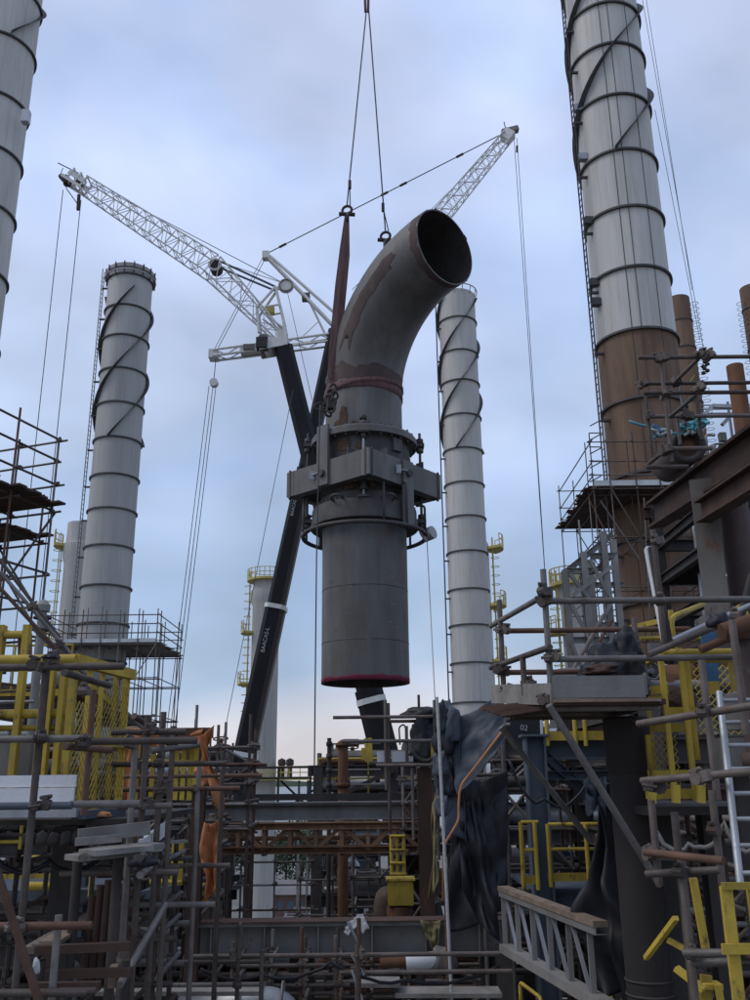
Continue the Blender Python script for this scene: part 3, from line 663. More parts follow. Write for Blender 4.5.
jd = (J2t-J2).normalized(); bar(k2, 'jib_head', J2t-jd*.6, J2t+jd*.5, 1.1, 1.1, 'cranewhite'); bar(k2, 'jib_head_plate', at(502, 133, YC2-3), at(518, 129, YC2-3), .7, .5, 'steelgrey')
tube(k2, 'antenna', at(506, 131, YC2-3), at(504, 122, YC2-3), .05, 'steeldark', 6)
rope(k2, at(502, 134, YC2-3), at(266, 254, YC2), .055, 'pendant_rope')
for fx in (.18, .42, .5, .93):
    q = at(502, 134, YC2-3).lerp(at(266, 254, YC2), fx); dd = (at(266, 254, YC2)-at(502, 134, YC2-3)).normalized(); tube(k2, 'rope_socket', q-dd*.4, q+dd*.4, .13, 'steeldark', 8)
rope(k2, at(498, 142, YC2-3), at(352, 290, YC2), .03)
for a, b in (((514, 138), (556, 730)), ((517, 138), (559, 790))): rope(k2, at(a[0], a[1], YC2-3), at(b[0], b[1], YC2-3), .03)
bar(k2, 'rope_weight', at(517, 146, YC2-3), at(517, 152, YC2-3), .2, .2, 'steeldark')
for s in (-.7, .7):
    tube(k2, 'mast_leg', at(266, 256, YC2)+Vector((0, s*.3, 0)), at(336, 329, YC2)+Vector((s*.3, s, 0)), .16, 'cranewhite', 8)
tube(k2, 'mast_leg', at(270, 256, YC2-.3), at(345, 322, YC2-.3), .17, 'cranewhite', 8); tube(k2, 'mast_leg', at(311, 305, YC2), at(326, 336, YC2), .12, 'cranewhite', 8)
tube(k2, 'mast_strut', at(319, 321, YC2), at(303, 336, YC2), .05, 'cranewhite', 6)
block(k2, 'mast_head', at(266, 256, YC2)-Vector((0, 0, .4)), .7, .8, .8, 'cranewhite'); block(k2, 'mast_joint', at(306, 297, YC2)-Vector((0, 0, .4)), .8, .8, .7, 'claddingdull')
a, b = at(214, 355, YC2), at(334, 339, YC2)
for dz in (.35, -.45):
    for s in (-.6, .6): tube(k2, 'arm_chord', a+Vector((0, s, dz*.8)), b+Vector((0, s, dz)), .13, 'cranewhite', 8)
for k in range(9):
    q = a.lerp(b, k/9); q2 = a.lerp(b, (k+1)/9)
    for s in (-.6, .6): tube(k2, 'arm_lacing', q+Vector((0, s, (.3, -.4)[k % 2])), q2+Vector((0, s, (-.4, .3)[k % 2])), .07, 'cranewhite', 6)
block(k2, 'arm_head', a-Vector((0, 0, .5)), .9, 1.2, .9, 'cranewhite'); bar(k2, 'arm_plate', a.lerp(b, .22), a.lerp(b, .48), 1.3, .6, 'cranewhite'); block(k2, 'arm_winch', a.lerp(b, .3)-Vector((0, .7, .35)), 1.1, .4, .6, 'claddingdull')
rope(k2, a+Vector((.3, 0, -.5)), b+Vector((0, 0, -.8)), .03)
rope(k2, at(266, 257, YC2), at(216, 352, YC2), .035); rope(k2, at(263, 257, YC2), at(213, 352, YC2), .03)
rope(k2, at(216, 358, YC2), at(214, 379, YC2), .04)
q = at(214, 383, YC2); tube(k2, 'hook_block', q-Vector((0, .3, 0)), q+Vector((0, .3, 0)), .42, 'cranewhite', 16)
for x2, x1 in ((158.5, 209), (162, 213), (166.5, 216)): rope(k2, at(x1, 386, YC2), at(x2, 797, YC2), .035)
# slack guide lines of the site
rope(k1, at(287, 290, YC1), at(312, 400, YC1), .025)
gl = thing('guide_rope', 'thin tag line slanting down behind the white column at left of the boom', 'rope', at(222, 745, 70))
for a, b in (((293, 390), (254, 585)), ((254, 585), (222, 745))): rope(gl, at(a[0], a[1], 70), at(b[0], b[1], 70), .025)
gl = thing('guide_rope', 'pair of thin lines running down right of the tall near chimney', 'rope', at(704, 352, 34))
for a, b in (((640, -40), (692, 290)), ((632, -60), (704, 352)), ((655, 110), (700, 340))): rope(gl, at(a[0], a[1], 34), at(b[0], b[1], 34), .013)

# ================================================================== the lifted pipe
YS = 20.; sx = at(365, 600, YS).x; sy = YS; sp_d = Vector((.67, -.74, 0)).normalized()
dep = (at(365, 600, YS)-CAM).dot(FW); r = 86/FPX*dep/2
def zs_(row, rr=None): return zat(365, row, YS-(r if rr is None else rr))
zb = zs_(679); sp = thing('pipe_spool', 'large grey pipe spool with elbow and expansion joint hanging from slings', 'pipe', (sx, sy, zb))
r2 = r*.945
# elbow: bend radius so that the mouth centre lands at picture point (445, 247)
best = None
for k in range(140, 320):
    Rb = k/100; q = Vector((sx, sy, 0))+sp_d*Rb
    lo, hi = 20., 45.
    for _ in range(30):
        m = (lo+hi)/2; w = Vector((q.x, q.y, m))-CAM; row = 500-FPX*w.dot(UP)/w.dot(FW)
        if row > 247: lo = m
        else: hi = m
    w = Vector((q.x, q.y, lo))-CAM; col = 375+FPX*w.dot(RT)/w.dot(FW)
    if best is None or abs(col-445) < best[0]: best = (abs(col-445), Rb, lo)
RB, zm = best[1], best[2]; ze = zm-RB
def elbow(rad, t0_, t1_, m=22, n=48, over=0.):
    v = []; side = Vector((0, 0, 1)).cross(sp_d)
    for i in range(m+1):
        a = (t0_+(t1_-t0_)*i/m)*math.pi/2; c = Vector((sx, sy, ze))+sp_d*RB*(1-math.cos(a))+Vector((0, 0, 1))*RB*math.sin(a)
        o_ = sp_d*(-math.cos(a))+Vector((0, 0, 1))*math.sin(a)
        for j in range(n): b = 2*math.pi*j/n; v.append(c+(o_*math.cos(b)+side*math.sin(b))*rad)
    return v, m, n
vo, m, n = elbow(r2, 0, 1); vi, _, _ = elbow(r2-.03, .0, 1)
v = vo+vi; off = len(vo); f = []
for i in range(m):
    for j in range(n):
        f.append((i*n+j, i*n+(j+1) % n, (i+1)*n+(j+1) % n, (i+1)*n+j)); f.append((off+i*n+j, off+(i+1)*n+j, off+(i+1)*n+(j+1) % n, off+i*n+(j+1) % n))
for j in range(n): f.append((m*n+j, m*n+(j+1) % n, off+m*n+(j+1) % n, off+m*n+j))
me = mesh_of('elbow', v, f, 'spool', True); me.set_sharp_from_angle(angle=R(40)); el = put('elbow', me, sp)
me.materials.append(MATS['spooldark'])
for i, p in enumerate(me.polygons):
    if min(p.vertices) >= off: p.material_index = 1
def elbow_patch(name, t0_, t1_, b0, b1, lift, mat, ragged=0., m=20, nn=16):
    v = []; side = Vector((0, 0, 1)).cross(sp_d)
    for i in range(m+1):
        for j in range(nn+1):
            tt = t0_+(t1_-t0_)*i/m; bb = b0+(b1-b0)*j/nn
            if ragged: tt += ragged*.12*noise.noise((bb*5, 1, tt*3)) if i in (0, m) else 0; bb += ragged*.12*noise.noise((tt*14, 2, j)) if j in (0, nn) else 0
            a = tt*math.pi/2; c = Vector((sx, sy, ze))+sp_d*RB*(1-math.cos(a))+Vector((0, 0, 1))*RB*math.sin(a); o_ = sp_d*(-math.cos(a))+Vector((0, 0, 1))*math.sin(a)
            v.append(c+(o_*math.cos(bb)+side*math.sin(bb))*(r2+lift))
    f = [(i*(nn+1)+j, i*(nn+1)+j+1, (i+1)*(nn+1)+j+1, (i+1)*(nn+1)+j) for i in range(m) for j in range(nn)]
    return put(name, mesh_of(name, v, f, mat, True), el)
elbow_patch('primer_patch', .26, .80, -1.92, -1.56, .004, 'primer', 1.)
elbow_patch('primer_band', .05, .15, -3.2, 3.1, .005, 'primer', .3, 6, 60)
elbow_patch('mouth_band', .945, .995, -3.14, 3.14, .004, 'primer', .2, 3, 60)
# straight top pipe down to the upper flange, tapering out slightly
zfl = zs_(431); zh0, zh1 = zs_(474, 1.55), zs_(446, 1.75); zlf = zs_(512); zbot = zb
revolve(sp, 'upper_pipe', sx, sy, [(r2, ze), (r2, zfl+1.3), (r2*1.0, zfl)], 'spool', 48)
revolve(sp, 'upper_flange', sx, sy, [(r2*.9, zfl+.09), (r*1.27, zfl+.09), (r*1.30, zfl+.05), (r*1.30, zfl-.09), (r2*.9, zfl-.09)], 'spool', 56)
revolve(sp, 'upper_bellows_cover', sx, sy, [(r*1.1, zfl-.08), (r*1.14, zfl-.5), (r*1.02, zfl-1.0), (r*1.1, zfl-1.2), (r*1.0, zfl-1.35)], 'spooldark', 56)
zl2 = zs_(495)
revolve(sp, 'lower_bellows', sx, sy, [(r*.98, zfl-1.2)]+[(r*(1.0+.05*(k % 2)), zfl-1.3-k*.1) for k in range(4)]+[(r*1.07, zl2+.1), (r*1.07, zl2-.25)], 'spooldark', 56)
revolve(sp, 'lower_flange', sx, sy, [(r*.95, zl2-.12), (r*1.24, zl2-.12), (r*1.25, zl2-.16), (r*1.25, zl2-.3), (r*1.28, zl2-.42), (r*1.28, zl2-.55), (r*.95, zl2-.55)], 'spooldark', 56)
zlow = zl2-.5
revolve(sp, 'lower_pipe', sx, sy, [(r, zlow), (r, zb+.28), (r, zb+.26), (r, zb), (r-.035, zb), (r-.035, zlow)], 'spool', 56)
for zz in (zb+.85, zlow-1.5): revolve(sp, 'weld_seam', sx, sy, [(r, zz-.012), (r+.006, zz), (r, zz+.012)], 'spooldark', 56)
# ragged pink paint band at the lower rim
v = []; f = []; n = 96
for i in range(n):
    a = 2*math.pi*i/n
    for rr, zz in ((r-.034, zb-.003), (r+.005, zb-.003), (r+.005, zb+.10+.08*noise.noise((math.cos(a)*4, math.sin(a)*4, 2)))): v.append((rr*math.cos(a), rr*math.sin(a), zz))
for i in range(n):
    for j in range(2): f.append((i*3+j, ((i+1) % n)*3+j, ((i+1) % n)*3+j+1, i*3+j+1))
put('paint_band', mesh_of('paint_band', v, f, 'pinkpaint', True), sp, Matrix.Translation((sx, sy, 0)))
# gimbal frame: four box beams in a square set corner-on to the camera
hd = 80/FPX*dep; hc = zs_(462, hd*.5); hh = .60
rot0 = R(4)
cor = [Vector((sx+hd*math.cos(rot0-math.pi/2+k*math.pi/2), sy+hd*math.sin(rot0-math.pi/2+k*math.pi/2), zs_(460, hd))) for k in range(4)]
for k in range(4):
    a, b = cor[k], cor[(k+1) % 4]; dd = (b-a).normalized(); nn = Vector((dd.y, -dd.x, 0))
    bar(sp, 'gimbal_beam', a-dd*(-.11 if k % 2 else .005)-nn*.11, b+dd*(-.11 if k % 2 else .005)-nn*.11, .22, hh, 'spool', (0, 0, 1))
gz = cor[0].z
def onbeam(k, t, out=.02):
    a, b = cor[k], cor[(k+1) % 4]; dd = (b-a).normalized(); nn = Vector((dd.y, -dd.x, 0)); return a.lerp(b, t)+nn*out, nn, dd
# hinge plates on the frame: left face (beam 3) up to the upper flange, right face (beam 0) down to the lower one
for k, t, z0p, z1p, nm in ((3, .47, gz-.28, gz+1.15, 'hinge_plate'), (0, .50, gz-1.25, gz+.30, 'hinge_plate'), (1, .5, gz-.28, gz+1.15, 'hinge_plate'), (2, .5, gz-1.25, gz+.3, 'hinge_plate')):
    q, nn, dd = onbeam(k, t, .035); q2, _, _ = onbeam(k, t, .035)
    bar(sp, nm, (q.x, q.y, z0p), (q.x, q.y, z1p), .34, .06, 'spool', nn)
    qq, _, _ = onbeam(k, t, .07); tube(sp, 'hinge_pin', qq-nn*.02+Vector((0, 0, gz-qq.z)), qq+nn*.06+Vector((0, 0, gz-qq.z)), .085, 'spooldark', 16)
    ql, _, _ = onbeam(k, t-.13 if k == 3 else t-.13, .05)
    a_ = Vector((ql.x, ql.y, gz+.02)); tube(sp, 'pin_lever', a_, Vector((qq.x, qq.y, gz+.04))+nn*.03, .022, 'galv', 8); block(sp, 'lever_tag', a_-Vector((0, .02, .1)), .11, .03, .2, 'galv')
# tie rods with nuts on both flanges
def nut(c, s=.085):
    tube(sp, 'nut', c-Vector((0, 0, .05)), c+Vector((0, 0, .05)), s, 'spooldark', 6)
for ang, zlo, zhi in ((-90, zfl-.55, zfl+.32), (-90, zl2-.55, zl2+.32), (2, zl2-.55, zfl+.32), (182, zl2-.55, zfl+.32), (90, zl2-.5, zfl+.3)):
    a = R(ang); rad = r*1.37 if ang in (2, 182) else r*1.18; x, y = sx+rad*math.cos(a), sy+rad*math.sin(a)
    tube(sp, 'tie_rod', (x, y, zlo), (x, y, zhi), .032, 'spooldark' if ang != -90 else 'galv', 10)
    if ang in (2, 182):
        for zc in (zfl, zl2-.35): bar(sp, 'rod_lug', (sx+r*1.2*math.cos(a), sy+r*1.2*math.sin(a), zc), (x+.1*math.cos(a), y, zc), .2, .09, 'spooldark'); nut(Vector((x, y, zc+.12))); nut(Vector((x, y, zc-.12)))
    else:
        zc = (zlo+zhi)/2+.1; block(sp, 'rod_lug', (x, y, zc-.1), .26, .2, .05, 'spooldark'); nut(Vector((x, y, zhi-.06))); nut(Vector((x, y, zhi-.2))); nut(Vector((x, y, zc-.17)), .07)
block(sp, 'clip', (sx+r*.78, sy-r*.86, zfl-.45), .26, .1, .3, 'spooldark', R(42))
for a in (-120, -62): 
    x, y = sx+r*1.22*math.cos(R(a)), sy+r*1.22*math.sin(R(a)); ring(sp, 'lifting_eye', (x, y-.08, zl2-.1), (0, .3, 1), .13, .03, 'spooldark', 18)
def cyl_patch(name, rad, a0, a1, z0, z1, mat, seed, nn=18, m=12):
    v = []; f = []
    for i in range(m+1):
        for j in range(nn+1):
            u, w = j/nn*2-1, i/m*2-1; k_ = 1-.45*abs(noise.noise((u*2.5+seed, w*2.5, seed)))-.25*noise.noise((u*6, w*6, seed))
            L_ = max(abs(u), abs(w), 1e-6); q_ = L_/max(1e-6, math.hypot(u, w)); uu, ww = u*q_*k_, w*q_*k_     # square grid squeezed to a ragged disc
            a = R((a0+a1)/2+(a1-a0)/2*uu); v.append((rad*math.cos(a), rad*math.sin(a), (z0+z1)/2+(z1-z0)/2*ww))
    f = [(i*(nn+1)+j, i*(nn+1)+j+1, (i+1)*(nn+1)+j+1, (i+1)*(nn+1)+j) for i in range(m) for j in range(nn)]
    return put(name, mesh_of(name, v, f, mat, True), sp, Matrix.Translation((sx, sy, 0)))
for k, (a0, a1, z0p, z1p) in enumerate(((-128, -112, zfl+.1, zfl+.75), (-140, -124, zfl+.1, zfl+.4), (-109, -100, zfl+.1, zfl+.3), (-60, -52, zfl+.1, zfl+.26))): cyl_patch('rust_stain', r2+.004, a0, a1, z0p, z1p, 'ruststain', k+1)
for k, (a0, a1, z0p, z1p) in enumerate(((-125, -104, zfl-.5, zfl-.16), (-100, -88, zfl-.48, zfl-.3))): cyl_patch('rust_stain', r*1.15, a0, a1, z0p, z1p, 'ruststain', k+11)
for k, (a0, a1, z0p, z1p) in enumerate(((-122, -96, zl2+.12, zl2+.42), (-84, -74, zl2+.16, zl2+.36))): cyl_patch('rust_stain', r*1.09, a0, a1, z0p, z1p, 'ruststain', k+21)
for k in range(14):     # chalk and scrape marks
    a0 = -150+random.random()*120; z0p = zb+.4+random.random()*2.6; cyl_patch('scrape_mark', r+.003, a0, a0+random.uniform(3, 16), z0p, z0p+random.uniform(.008, .03), random.choice(['claddingdull', 'steelgrey', 'spooldark', 'steelgrey']), 31+k, 6, 4)
for k in range(28):
    a = 2*math.pi*(k+.5)/28
    for rad, zc in ((r*1.23, zfl), (r*1.2, zl2-.2)): tube(sp, 'flange_bolt', (sx+rad*math.cos(a), sy+rad*math.sin(a), zc-.15), (sx+rad*math.cos(a), sy+rad*math.sin(a), zc+.15), .024, 'spooldark', 6)
for k in range(4):      # frame gussets, weld toes and end plates
    q, nn, dd = onbeam(k, .04, .004); q2, _, _ = onbeam(k, .96, .004)
    for q_ in (q, q2): bar(sp, 'gimbal_end_plate', q_-Vector((0, 0, hh/2+.03)), q_+Vector((0, 0, hh/2+.03)), .05, .03, 'spooldark', nn)
    for t_ in (.25, .75): q_, _, _ = onbeam(k, t_, -.11); bar(sp, 'gimbal_gusset', q_+Vector((0, 0, hh/2)), q_+Vector((0, 0, hh/2+.16)), .03, .2, 'spooldark', nn)
for zz in (zfl+.1, zl2-.57): ring(sp, 'weld_bead', (sx, sy, zz), (0, 0, 1), r2 if zz > zl2 else r, .022, 'spooldark', 56)
# ring header with its riser pipes
zr = zs_(521, r*1.45); rr_ = r*1.46
ring(sp, 'ring_header', (sx, sy, zr), (0, 0, 1), rr_, .05, 'spooldark', 64)
for ang, top, back in ((-72, gz-.32, 0), (-48, zl2+.28, .22), (-12, zl2-.05, .2), (165, zl2-.1, .15), (-170, gz-.4, 0), (100, zl2, .2), (40, zl2, .2)):
    a = R(ang); x, y = sx+rr_*math.cos(a), sy+rr_*math.sin(a); e_ = Vector((x, y, top))
    pts = [(x, y, zr), e_]
    if back: pts.append(e_-Vector((math.cos(a), math.sin(a), 0))*back-Vector((0, 0, .0)))
    sweep(sp, 'riser_pipe', pipe_path(pts, .12), .028, 'spooldark', 8)
q = Vector((sx+rr_*math.cos(R(-4)), sy+rr_*math.sin(R(-4)), zr)); tube(sp, 'header_valve', q+Vector((0, 0, .02)), q+Vector((.16, -.12, .06)), .15, 'galv', 16); ring(sp, 'valve_wrap', q+Vector((-.06, -.05, -.02)), (1, -.3, .6), .12, .04, 'ropewhite', 16)
revolve(sp, 'weld_bead', sx, sy, [(r2, zfl+1.62), (r2+.012, zfl+1.66), (r2, zfl+1.7)], 'spool', 48)
# lifting slings
sl = thing('lifting_sling', 'worn red webbing sling hugging the left side of the elbow', 'sling', at(345, 385, 19))
def web(p, pts, w, th, mat, face):
    face = Vector(face); v = []; f = []
    pts = [Vector(q) for q in pts]
    for i, q in enumerate(pts):
        t = (pts[min(i+1, len(pts)-1)]-pts[max(i-1, 0)]).normalized(); s = t.cross(face).normalized(); n_ = s.cross(t).normalized(); ww = w[i] if isinstance(w, (list, tuple)) else w
        for a_, b_ in ((-1, -1), (1, -1), (1, 1), (-1, 1)): v.append(q+s*ww/2*a_+n_*th/2*b_)
    for i in range(len(pts)-1):
        for j in range(4): f.append((i*4+j, i*4+(j+1) % 4, i*4+4+(j+1) % 4, i*4+4+j))
    f += [(3, 2, 1, 0), tuple((len(pts)-1)*4+j for j in range(4))]
    return put('web', mesh_of('web', v, f, mat), p)
YW = YS-r*.62
def WB(*ps): return [at(x, y, YW) for x, y in ps]
web(sl, WB((347, 214), (342.5, 250), (338.5, 285), (336, 320), (333.5, 350), (332, 378), (334, 386)), [.10, .14, .16, .2, .22, .2, .14], .05, 'sling', (0, -1, 0))
web(sl, WB((347, 215), (346, 255), (343, 290), (340, 325), (337, 355), (334, 380)), [.10, .18, .17, .15, .18, .2], .05, 'sling', (.3, -1, 0))
def belt(p, z, w, dz, lift, seed, mat='sling'):
    v = []; f = []; n = 64
    for i in range(n):
        a = 2*math.pi*i/n; zz = z+dz*math.cos(a)+.03*noise.noise((math.cos(a)*3, math.sin(a)*3, seed))
        for rr, h in ((r2+.004, -w/2), (r2+lift, -w/2+.02), (r2+lift, w/2-.02), (r2+.004, w/2)): v.append((rr*math.cos(a), rr*math.sin(a), zz+h))
    for i in range(n):
        for j in range(3): f.append((i*4+j, ((i+1) % n)*4+j, ((i+1) % n)*4+j+1, i*4+j+1))
    return put('web_wrap', mesh_of('web_wrap', v, f, mat, True), p, Matrix.Translation((sx, sy, 0)))
zbelt = zs_(381)
belt(sl, zbelt, .22, -.03, .03, 1); belt(sl, zbelt+.05, .14, .10, .05, 5)
# shackles and wire legs up to the hook
hk = thing('lifting_rigging', 'two wire rope legs with shackles rising from the lifted pipe', 'rigging', at(347, 212, YW))
topq = at(367, 12, YS-1.0)
for (px, py, YY) in ((347, 212, YW), (385.5, 238, YS-.2)):
    q = at(px, py, YY); tube(hk, 'wire_leg', q+Vector((0, 0, .2)), topq+Vector((-.02 if px < 360 else .05, 0, 0)), .018, 'wire', 8)
    m_ = q.lerp(topq, .13); tube(hk, 'wire_leg', q+Vector((.08, 0, .2)), m_, .014, 'wire', 8); tube(hk, 'ferrule', m_-Vector((0, 0, .12)), m_+Vector((0, 0, .12)), .04, 'steeldark', 8)
    ring(hk, 'shackle', q+Vector((0, 0, .05)), (.2, 1, 0), .12, .035, 'steeldark', 18); tube(hk, 'shackle_pin', q+Vector((-.2, 0, -.05)), q+Vector((.2, 0, -.08)), .05, 'steeldark', 8); ring(hk, 'shackle', q+Vector((0, 0, -.17)), (1, .2, 0), .1, .035, 'steeldark', 18)
q = at(385.5, 241, YS-.2); tube(hk, 'lug', q-Vector((0, 0, .5)), q, .06, 'spooldark', 8)
for dx in (-.04, .03): tube(hk, 'top_sling', topq+Vector((dx, 0, 0)), topq+Vector((dx*3, 0, 3.0)), .035, 'sling', 8)
tube(hk, 'hoist_block', topq+Vector((0, -.3, 3.3)), topq+Vector((0, .3, 3.3)), .5, 'yellow', 20)
for dx in (-.3, -.1, .1, .3): tube(hk, 'hoist_rope', topq+Vector((dx, 0, 3.5)), topq+Vector((dx, 0, 28)), .018, 'wire', 6)
# chain bundle under the sling
ch = thing('chain_hoist', 'small chain hoist bundle hanging below the red sling', 'hoist', at(333, 400, YS-r))
for k, (x, y) in enumerate([(333, 388), (331, 393), (329, 398), (332, 402), (327, 405), (331, 409), (328, 413), (325, 408), (334, 396)]):
    ring(ch, 'chain_link', at(x, y, YS-r-.06*(k % 3)-.03), (random.uniform(-1, 1), -1, random.uniform(-.6, .6)), .09, .026, 'steeldark', 14)
block(ch, 'hoist_body', at(331, 409, YS-r-.1), .2, .14, .26, 'steeldark', .4); sweep(ch, 'cable', pipe_path([at(328, 404, YS-r), at(319, 402, YS-r), at(313, 406, YS-r), at(318, 410, YS-r), at(327, 408, YS-r)], .1), .014, 'wire', 6)
# tag line falling from the spool
tl = thing('tag_line', 'dark tag line hanging straight down left of the lifted pipe', 'rope', at(316, 800, YS-1.5))
rope(tl, at(320, 405, YS-1.45), at(316.5, 560, YS-1.45), .014); rope(tl, at(316.5, 560, YS-1.45), at(314, 803, YS-1.45), .014)
tl = thing('tag_line', 'pale thin tag line falling from the ring header at right of the lifted pipe', 'rope', at(445, 1000, 16))
rope(tl, at(427, 540, YS-.1), at(436, 720, 17), .010, mat='ropewhite')
# ================================================================== process plant behind
def flange(p, q, ax, r, mat):
    ax = Vector(ax).normalized(); tube(p, 'flange', Vector(q)-ax*.05, Vector(q)+ax*.05, r*1.45, mat, 14)
def valve(p, q, ax, r, mat, up=(0, -.3, 1)):
    q = Vector(q); ax = Vector(ax).normalized(); up = Vector(up).normalized()
    b = tube(p, 'valve', q-ax*r*1.8, q+ax*r*1.8, r*1.5, mat, 12)
    tube(b, 'bonnet', q, q+up*r*4, r*.6, mat, 8); ring(b, 'handwheel', q+up*r*4, up, r*1.7, r*.18, mat, 16)
def vessel(p, c, r, h, mat):
    revolve(p, 'vessel', c[0], c[1], [(.02, c[2]), (r*.6, c[2]+.05*r), (r*.93, c[2]+r*.25), (r, c[2]+r*.5), (r, c[2]+h-r*.5), (r*.93, c[2]+h-r*.25), (r*.6, c[2]+h-.05*r), (.02, c[2]+h)], mat, 24)
PM = ['claddingdull', 'claddingdull', 'rust', 'steeldark', 'valvegrey', 'steelgrey', 'cladding']
def rack(label, pxa, pxb, Y0, Y1, rows, seed, deck=(), rail=(), npipes=5, ups=8, mats=PM, colmat='steeldark', bay=3.2, nves=1, pale=.1, rise=2., zcap=.4):
    rn = random.Random(seed); xm = (pxa+pxb)/2; X0, X1 = at(pxa, 800, Y0).x, at(pxb, 800, Y0).x; zs = sorted(zat(xm, q, Y0) for q in rows)
    t = thing('pipe_rack', label, 'pipe rack', ((X0+X1)/2, (Y0+Y1)/2, 0)); n = max(1, round((X1-X0)/bay)); zt = zs[-1]+.1
    for i in range(n+1):
        x = X0+(X1-X0)*i/n
        for y in (Y0, Y1): beam(t, 'column', (x, y, 0), (x, y, zt), .26, .26, colmat)
    for k, z in enumerate(zs):
        for y in (Y0, Y1): beam(t, 'beam', (X0-.3, y-.003, z), (X1+.3, y-.003, z), .2, .3, rn.choice([colmat, colmat, 'rustbeam']))
        for i in range(n+1): x = X0+(X1-X0)*i/n; beam(t, 'cross_beam', (x+.004, Y0, z-.02), (x+.004, Y1, z-.02), .16, .24, colmat)
        if k in deck:
            m = max(1, int((X1-X0)/1.0))
            for j in range(m): bar(t, 'deck_plate', (X0+(j+.5)*(X1-X0)/m, Y0, z+.17), (X0+(j+.5)*(X1-X0)/m, Y1, z+.17), (X1-X0)/m-.012, .03, 'steeldark')
        if k in rail:
            handrail(t, [(X0, Y0-.05, z+.18), (X1, Y0-.05, z+.18)], 1.1, 'yellow', .026, post=1.3)
        if k not in deck or rn.random() < .5:
            y = Y0+.25
            for j in range(npipes):
                r = rn.choice([.04, .05, .06, .08, .1, .13, .17, .22]); y += r+.05
                if y+r > Y1: break
                mt = rn.choice(mats)
                if rn.random() < pale: mt = 'cladding'
                xa = X0+rn.choice([0, 0, rn.random()*.4])*(X1-X0); xb = X1-rn.choice([0, 0, rn.random()*.4])*(X1-X0); zc = z+.16+r+(.2 if k in deck else 0)
                pts = [(xa, y, zc), (xb, y, zc)]
                if rn.random() < .55: pts.append((xb, y, min(zt+zcap, zc+(rise if rn.random() < .5 else -2)*rn.uniform(.3, 1.))))
                if rn.random() < .55: pts.insert(0, (xa, y, min(zt+zcap, zc+(rise if rn.random() < .5 else -2)*rn.uniform(.3, 1.))))
                sweep(t, 'pipe', pipe_path(pts, r*2.6), r, mt, 10)
                for _ in range(rn.choice([0, 1, 1, 2])): flange(t, (rn.uniform(xa, xb), y, zc), (1, 0, 0), r, mt)
                if rn.random() < .4: valve(t, (rn.uniform(xa, xb), y, zc), (1, 0, 0), max(.05, r*.8), rn.choice(['valvegrey', 'steeldark', 'rust']))
                y += r
    for _ in range(ups):
        x = rn.uniform(X0, X1); y = rn.uniform(Y0+.1, Y0+.7*(Y1-Y0)); r = rn.choice([.03, .04, .06, .08, .12]); k = rn.randrange(len(zs)); z = zs[k]
        zz = min(z+rn.uniform(1, 3), zt+rn.uniform(.1, .9)); sweep(t, 'pipe', pipe_path([(x-rn.uniform(-.8, .8), y, z-.3), (x, y, z-.3), (x, y, zz), (x+rn.uniform(-.7, .7), y+.1, zz)], .2), r, rn.choice(mats), 8)
        if rn.random() < .6: valve(t, (x, y, (z+zz)/2), (0, 0, 1), max(.045, r), rn.choice(['valvegrey', 'steeldark', 'bluevalve']), (rn.uniform(-.5, .5), -1, .1))
    for _ in range(ups):
        x = rn.uniform(X0, X1-.6); z = rn.choice(zs)+rn.uniform(.2, .9); block(t, 'junction_box', (x, Y0+.08, z), rn.uniform(.12, .3), .14, rn.uniform(.15, .4), rn.choice(['valvegrey', 'claddingdull', 'steeldark']))
    for _ in range(nves):
        r = rn.uniform(.3, .55); vessel(t, (rn.uniform(X0+r, max(X0+r+.1, X1-r)), (Y0+Y1)/2, rn.choice(zs[:-1] or zs)+.2), r, rn.uniform(1.2, 2.4), rn.choice(['claddingdull', 'rust', 'steelgrey']))
    for i in range(n):
        if rn.random() < .6:
            xa, xb = X0+(X1-X0)*i/n, X0+(X1-X0)*(i+1)/n; k = rn.randrange(max(1, len(zs)-1)); beam(t, 'brace', (xa, Y0-.16, zs[k]), (xb, Y0-.16, zs[min(k+1, len(zs)-1)]), .12, .12, colmat, 'L')
    return t
rack('crowded dark pipe rack behind the yellow cage platform at left', -60, 112, 13, 18, (1010, 955, 900, 845, 790), 11, deck=(0, 2), rail=(2,), ups=14)
rack('far dark pipe rack behind the orange sheet', 60, 188, 24, 31, (1000, 930, 870, 815, 785), 12, deck=(1,), ups=14, nves=0)
rack('low pipe rack under the long grey girder, left half', 120, 300, 14.5, 17, (1060, 1005, 985), 13, deck=(0,), ups=0, npipes=7, pale=.12, nves=0, rise=-1)
rack('low pipe rack under the long grey girder, right half', 318, 505, 14.5, 17.2, (1060, 1000, 982), 14, deck=(0,), ups=0, npipes=7, pale=.15, nves=0, rise=-1)
rack('tangled pipe rack seen past the crane boom, above the rusty truss', 318, 470, 27, 34, (1030, 960, 900, 850, 805, 770), 15, deck=(2, 4), rail=(4,), ups=22, npipes=6, bay=2.6, pale=.2, nves=3)
rack('distant pipe rack left of the white column', 150, 222, 38, 46, (960, 900, 845, 800, 765), 16, deck=(2,), rail=(3,), ups=14, nves=2)
rack('distant pipe rack between the slim chimney and the blue post', 465, 600, 34, 42, (990, 930, 870, 815, 770, 735), 17, deck=(2, 4), rail=(4,), ups=20, pale=.35, nves=3)
rack('dark pipe rack behind the torn black sheet under the right platform', 500, 690, 17, 23, (1010, 950, 890, 835, 785, 745), 18, deck=(1, 2, 4), ups=18, npipes=5, pale=.12)
rack('dense pipework behind the yellow cage at far right', 655, 800, 11, 15, (1020, 960, 900, 850, 800, 750, 700), 19, deck=(1, 4), ups=22, npipes=5, bay=2., nves=2)
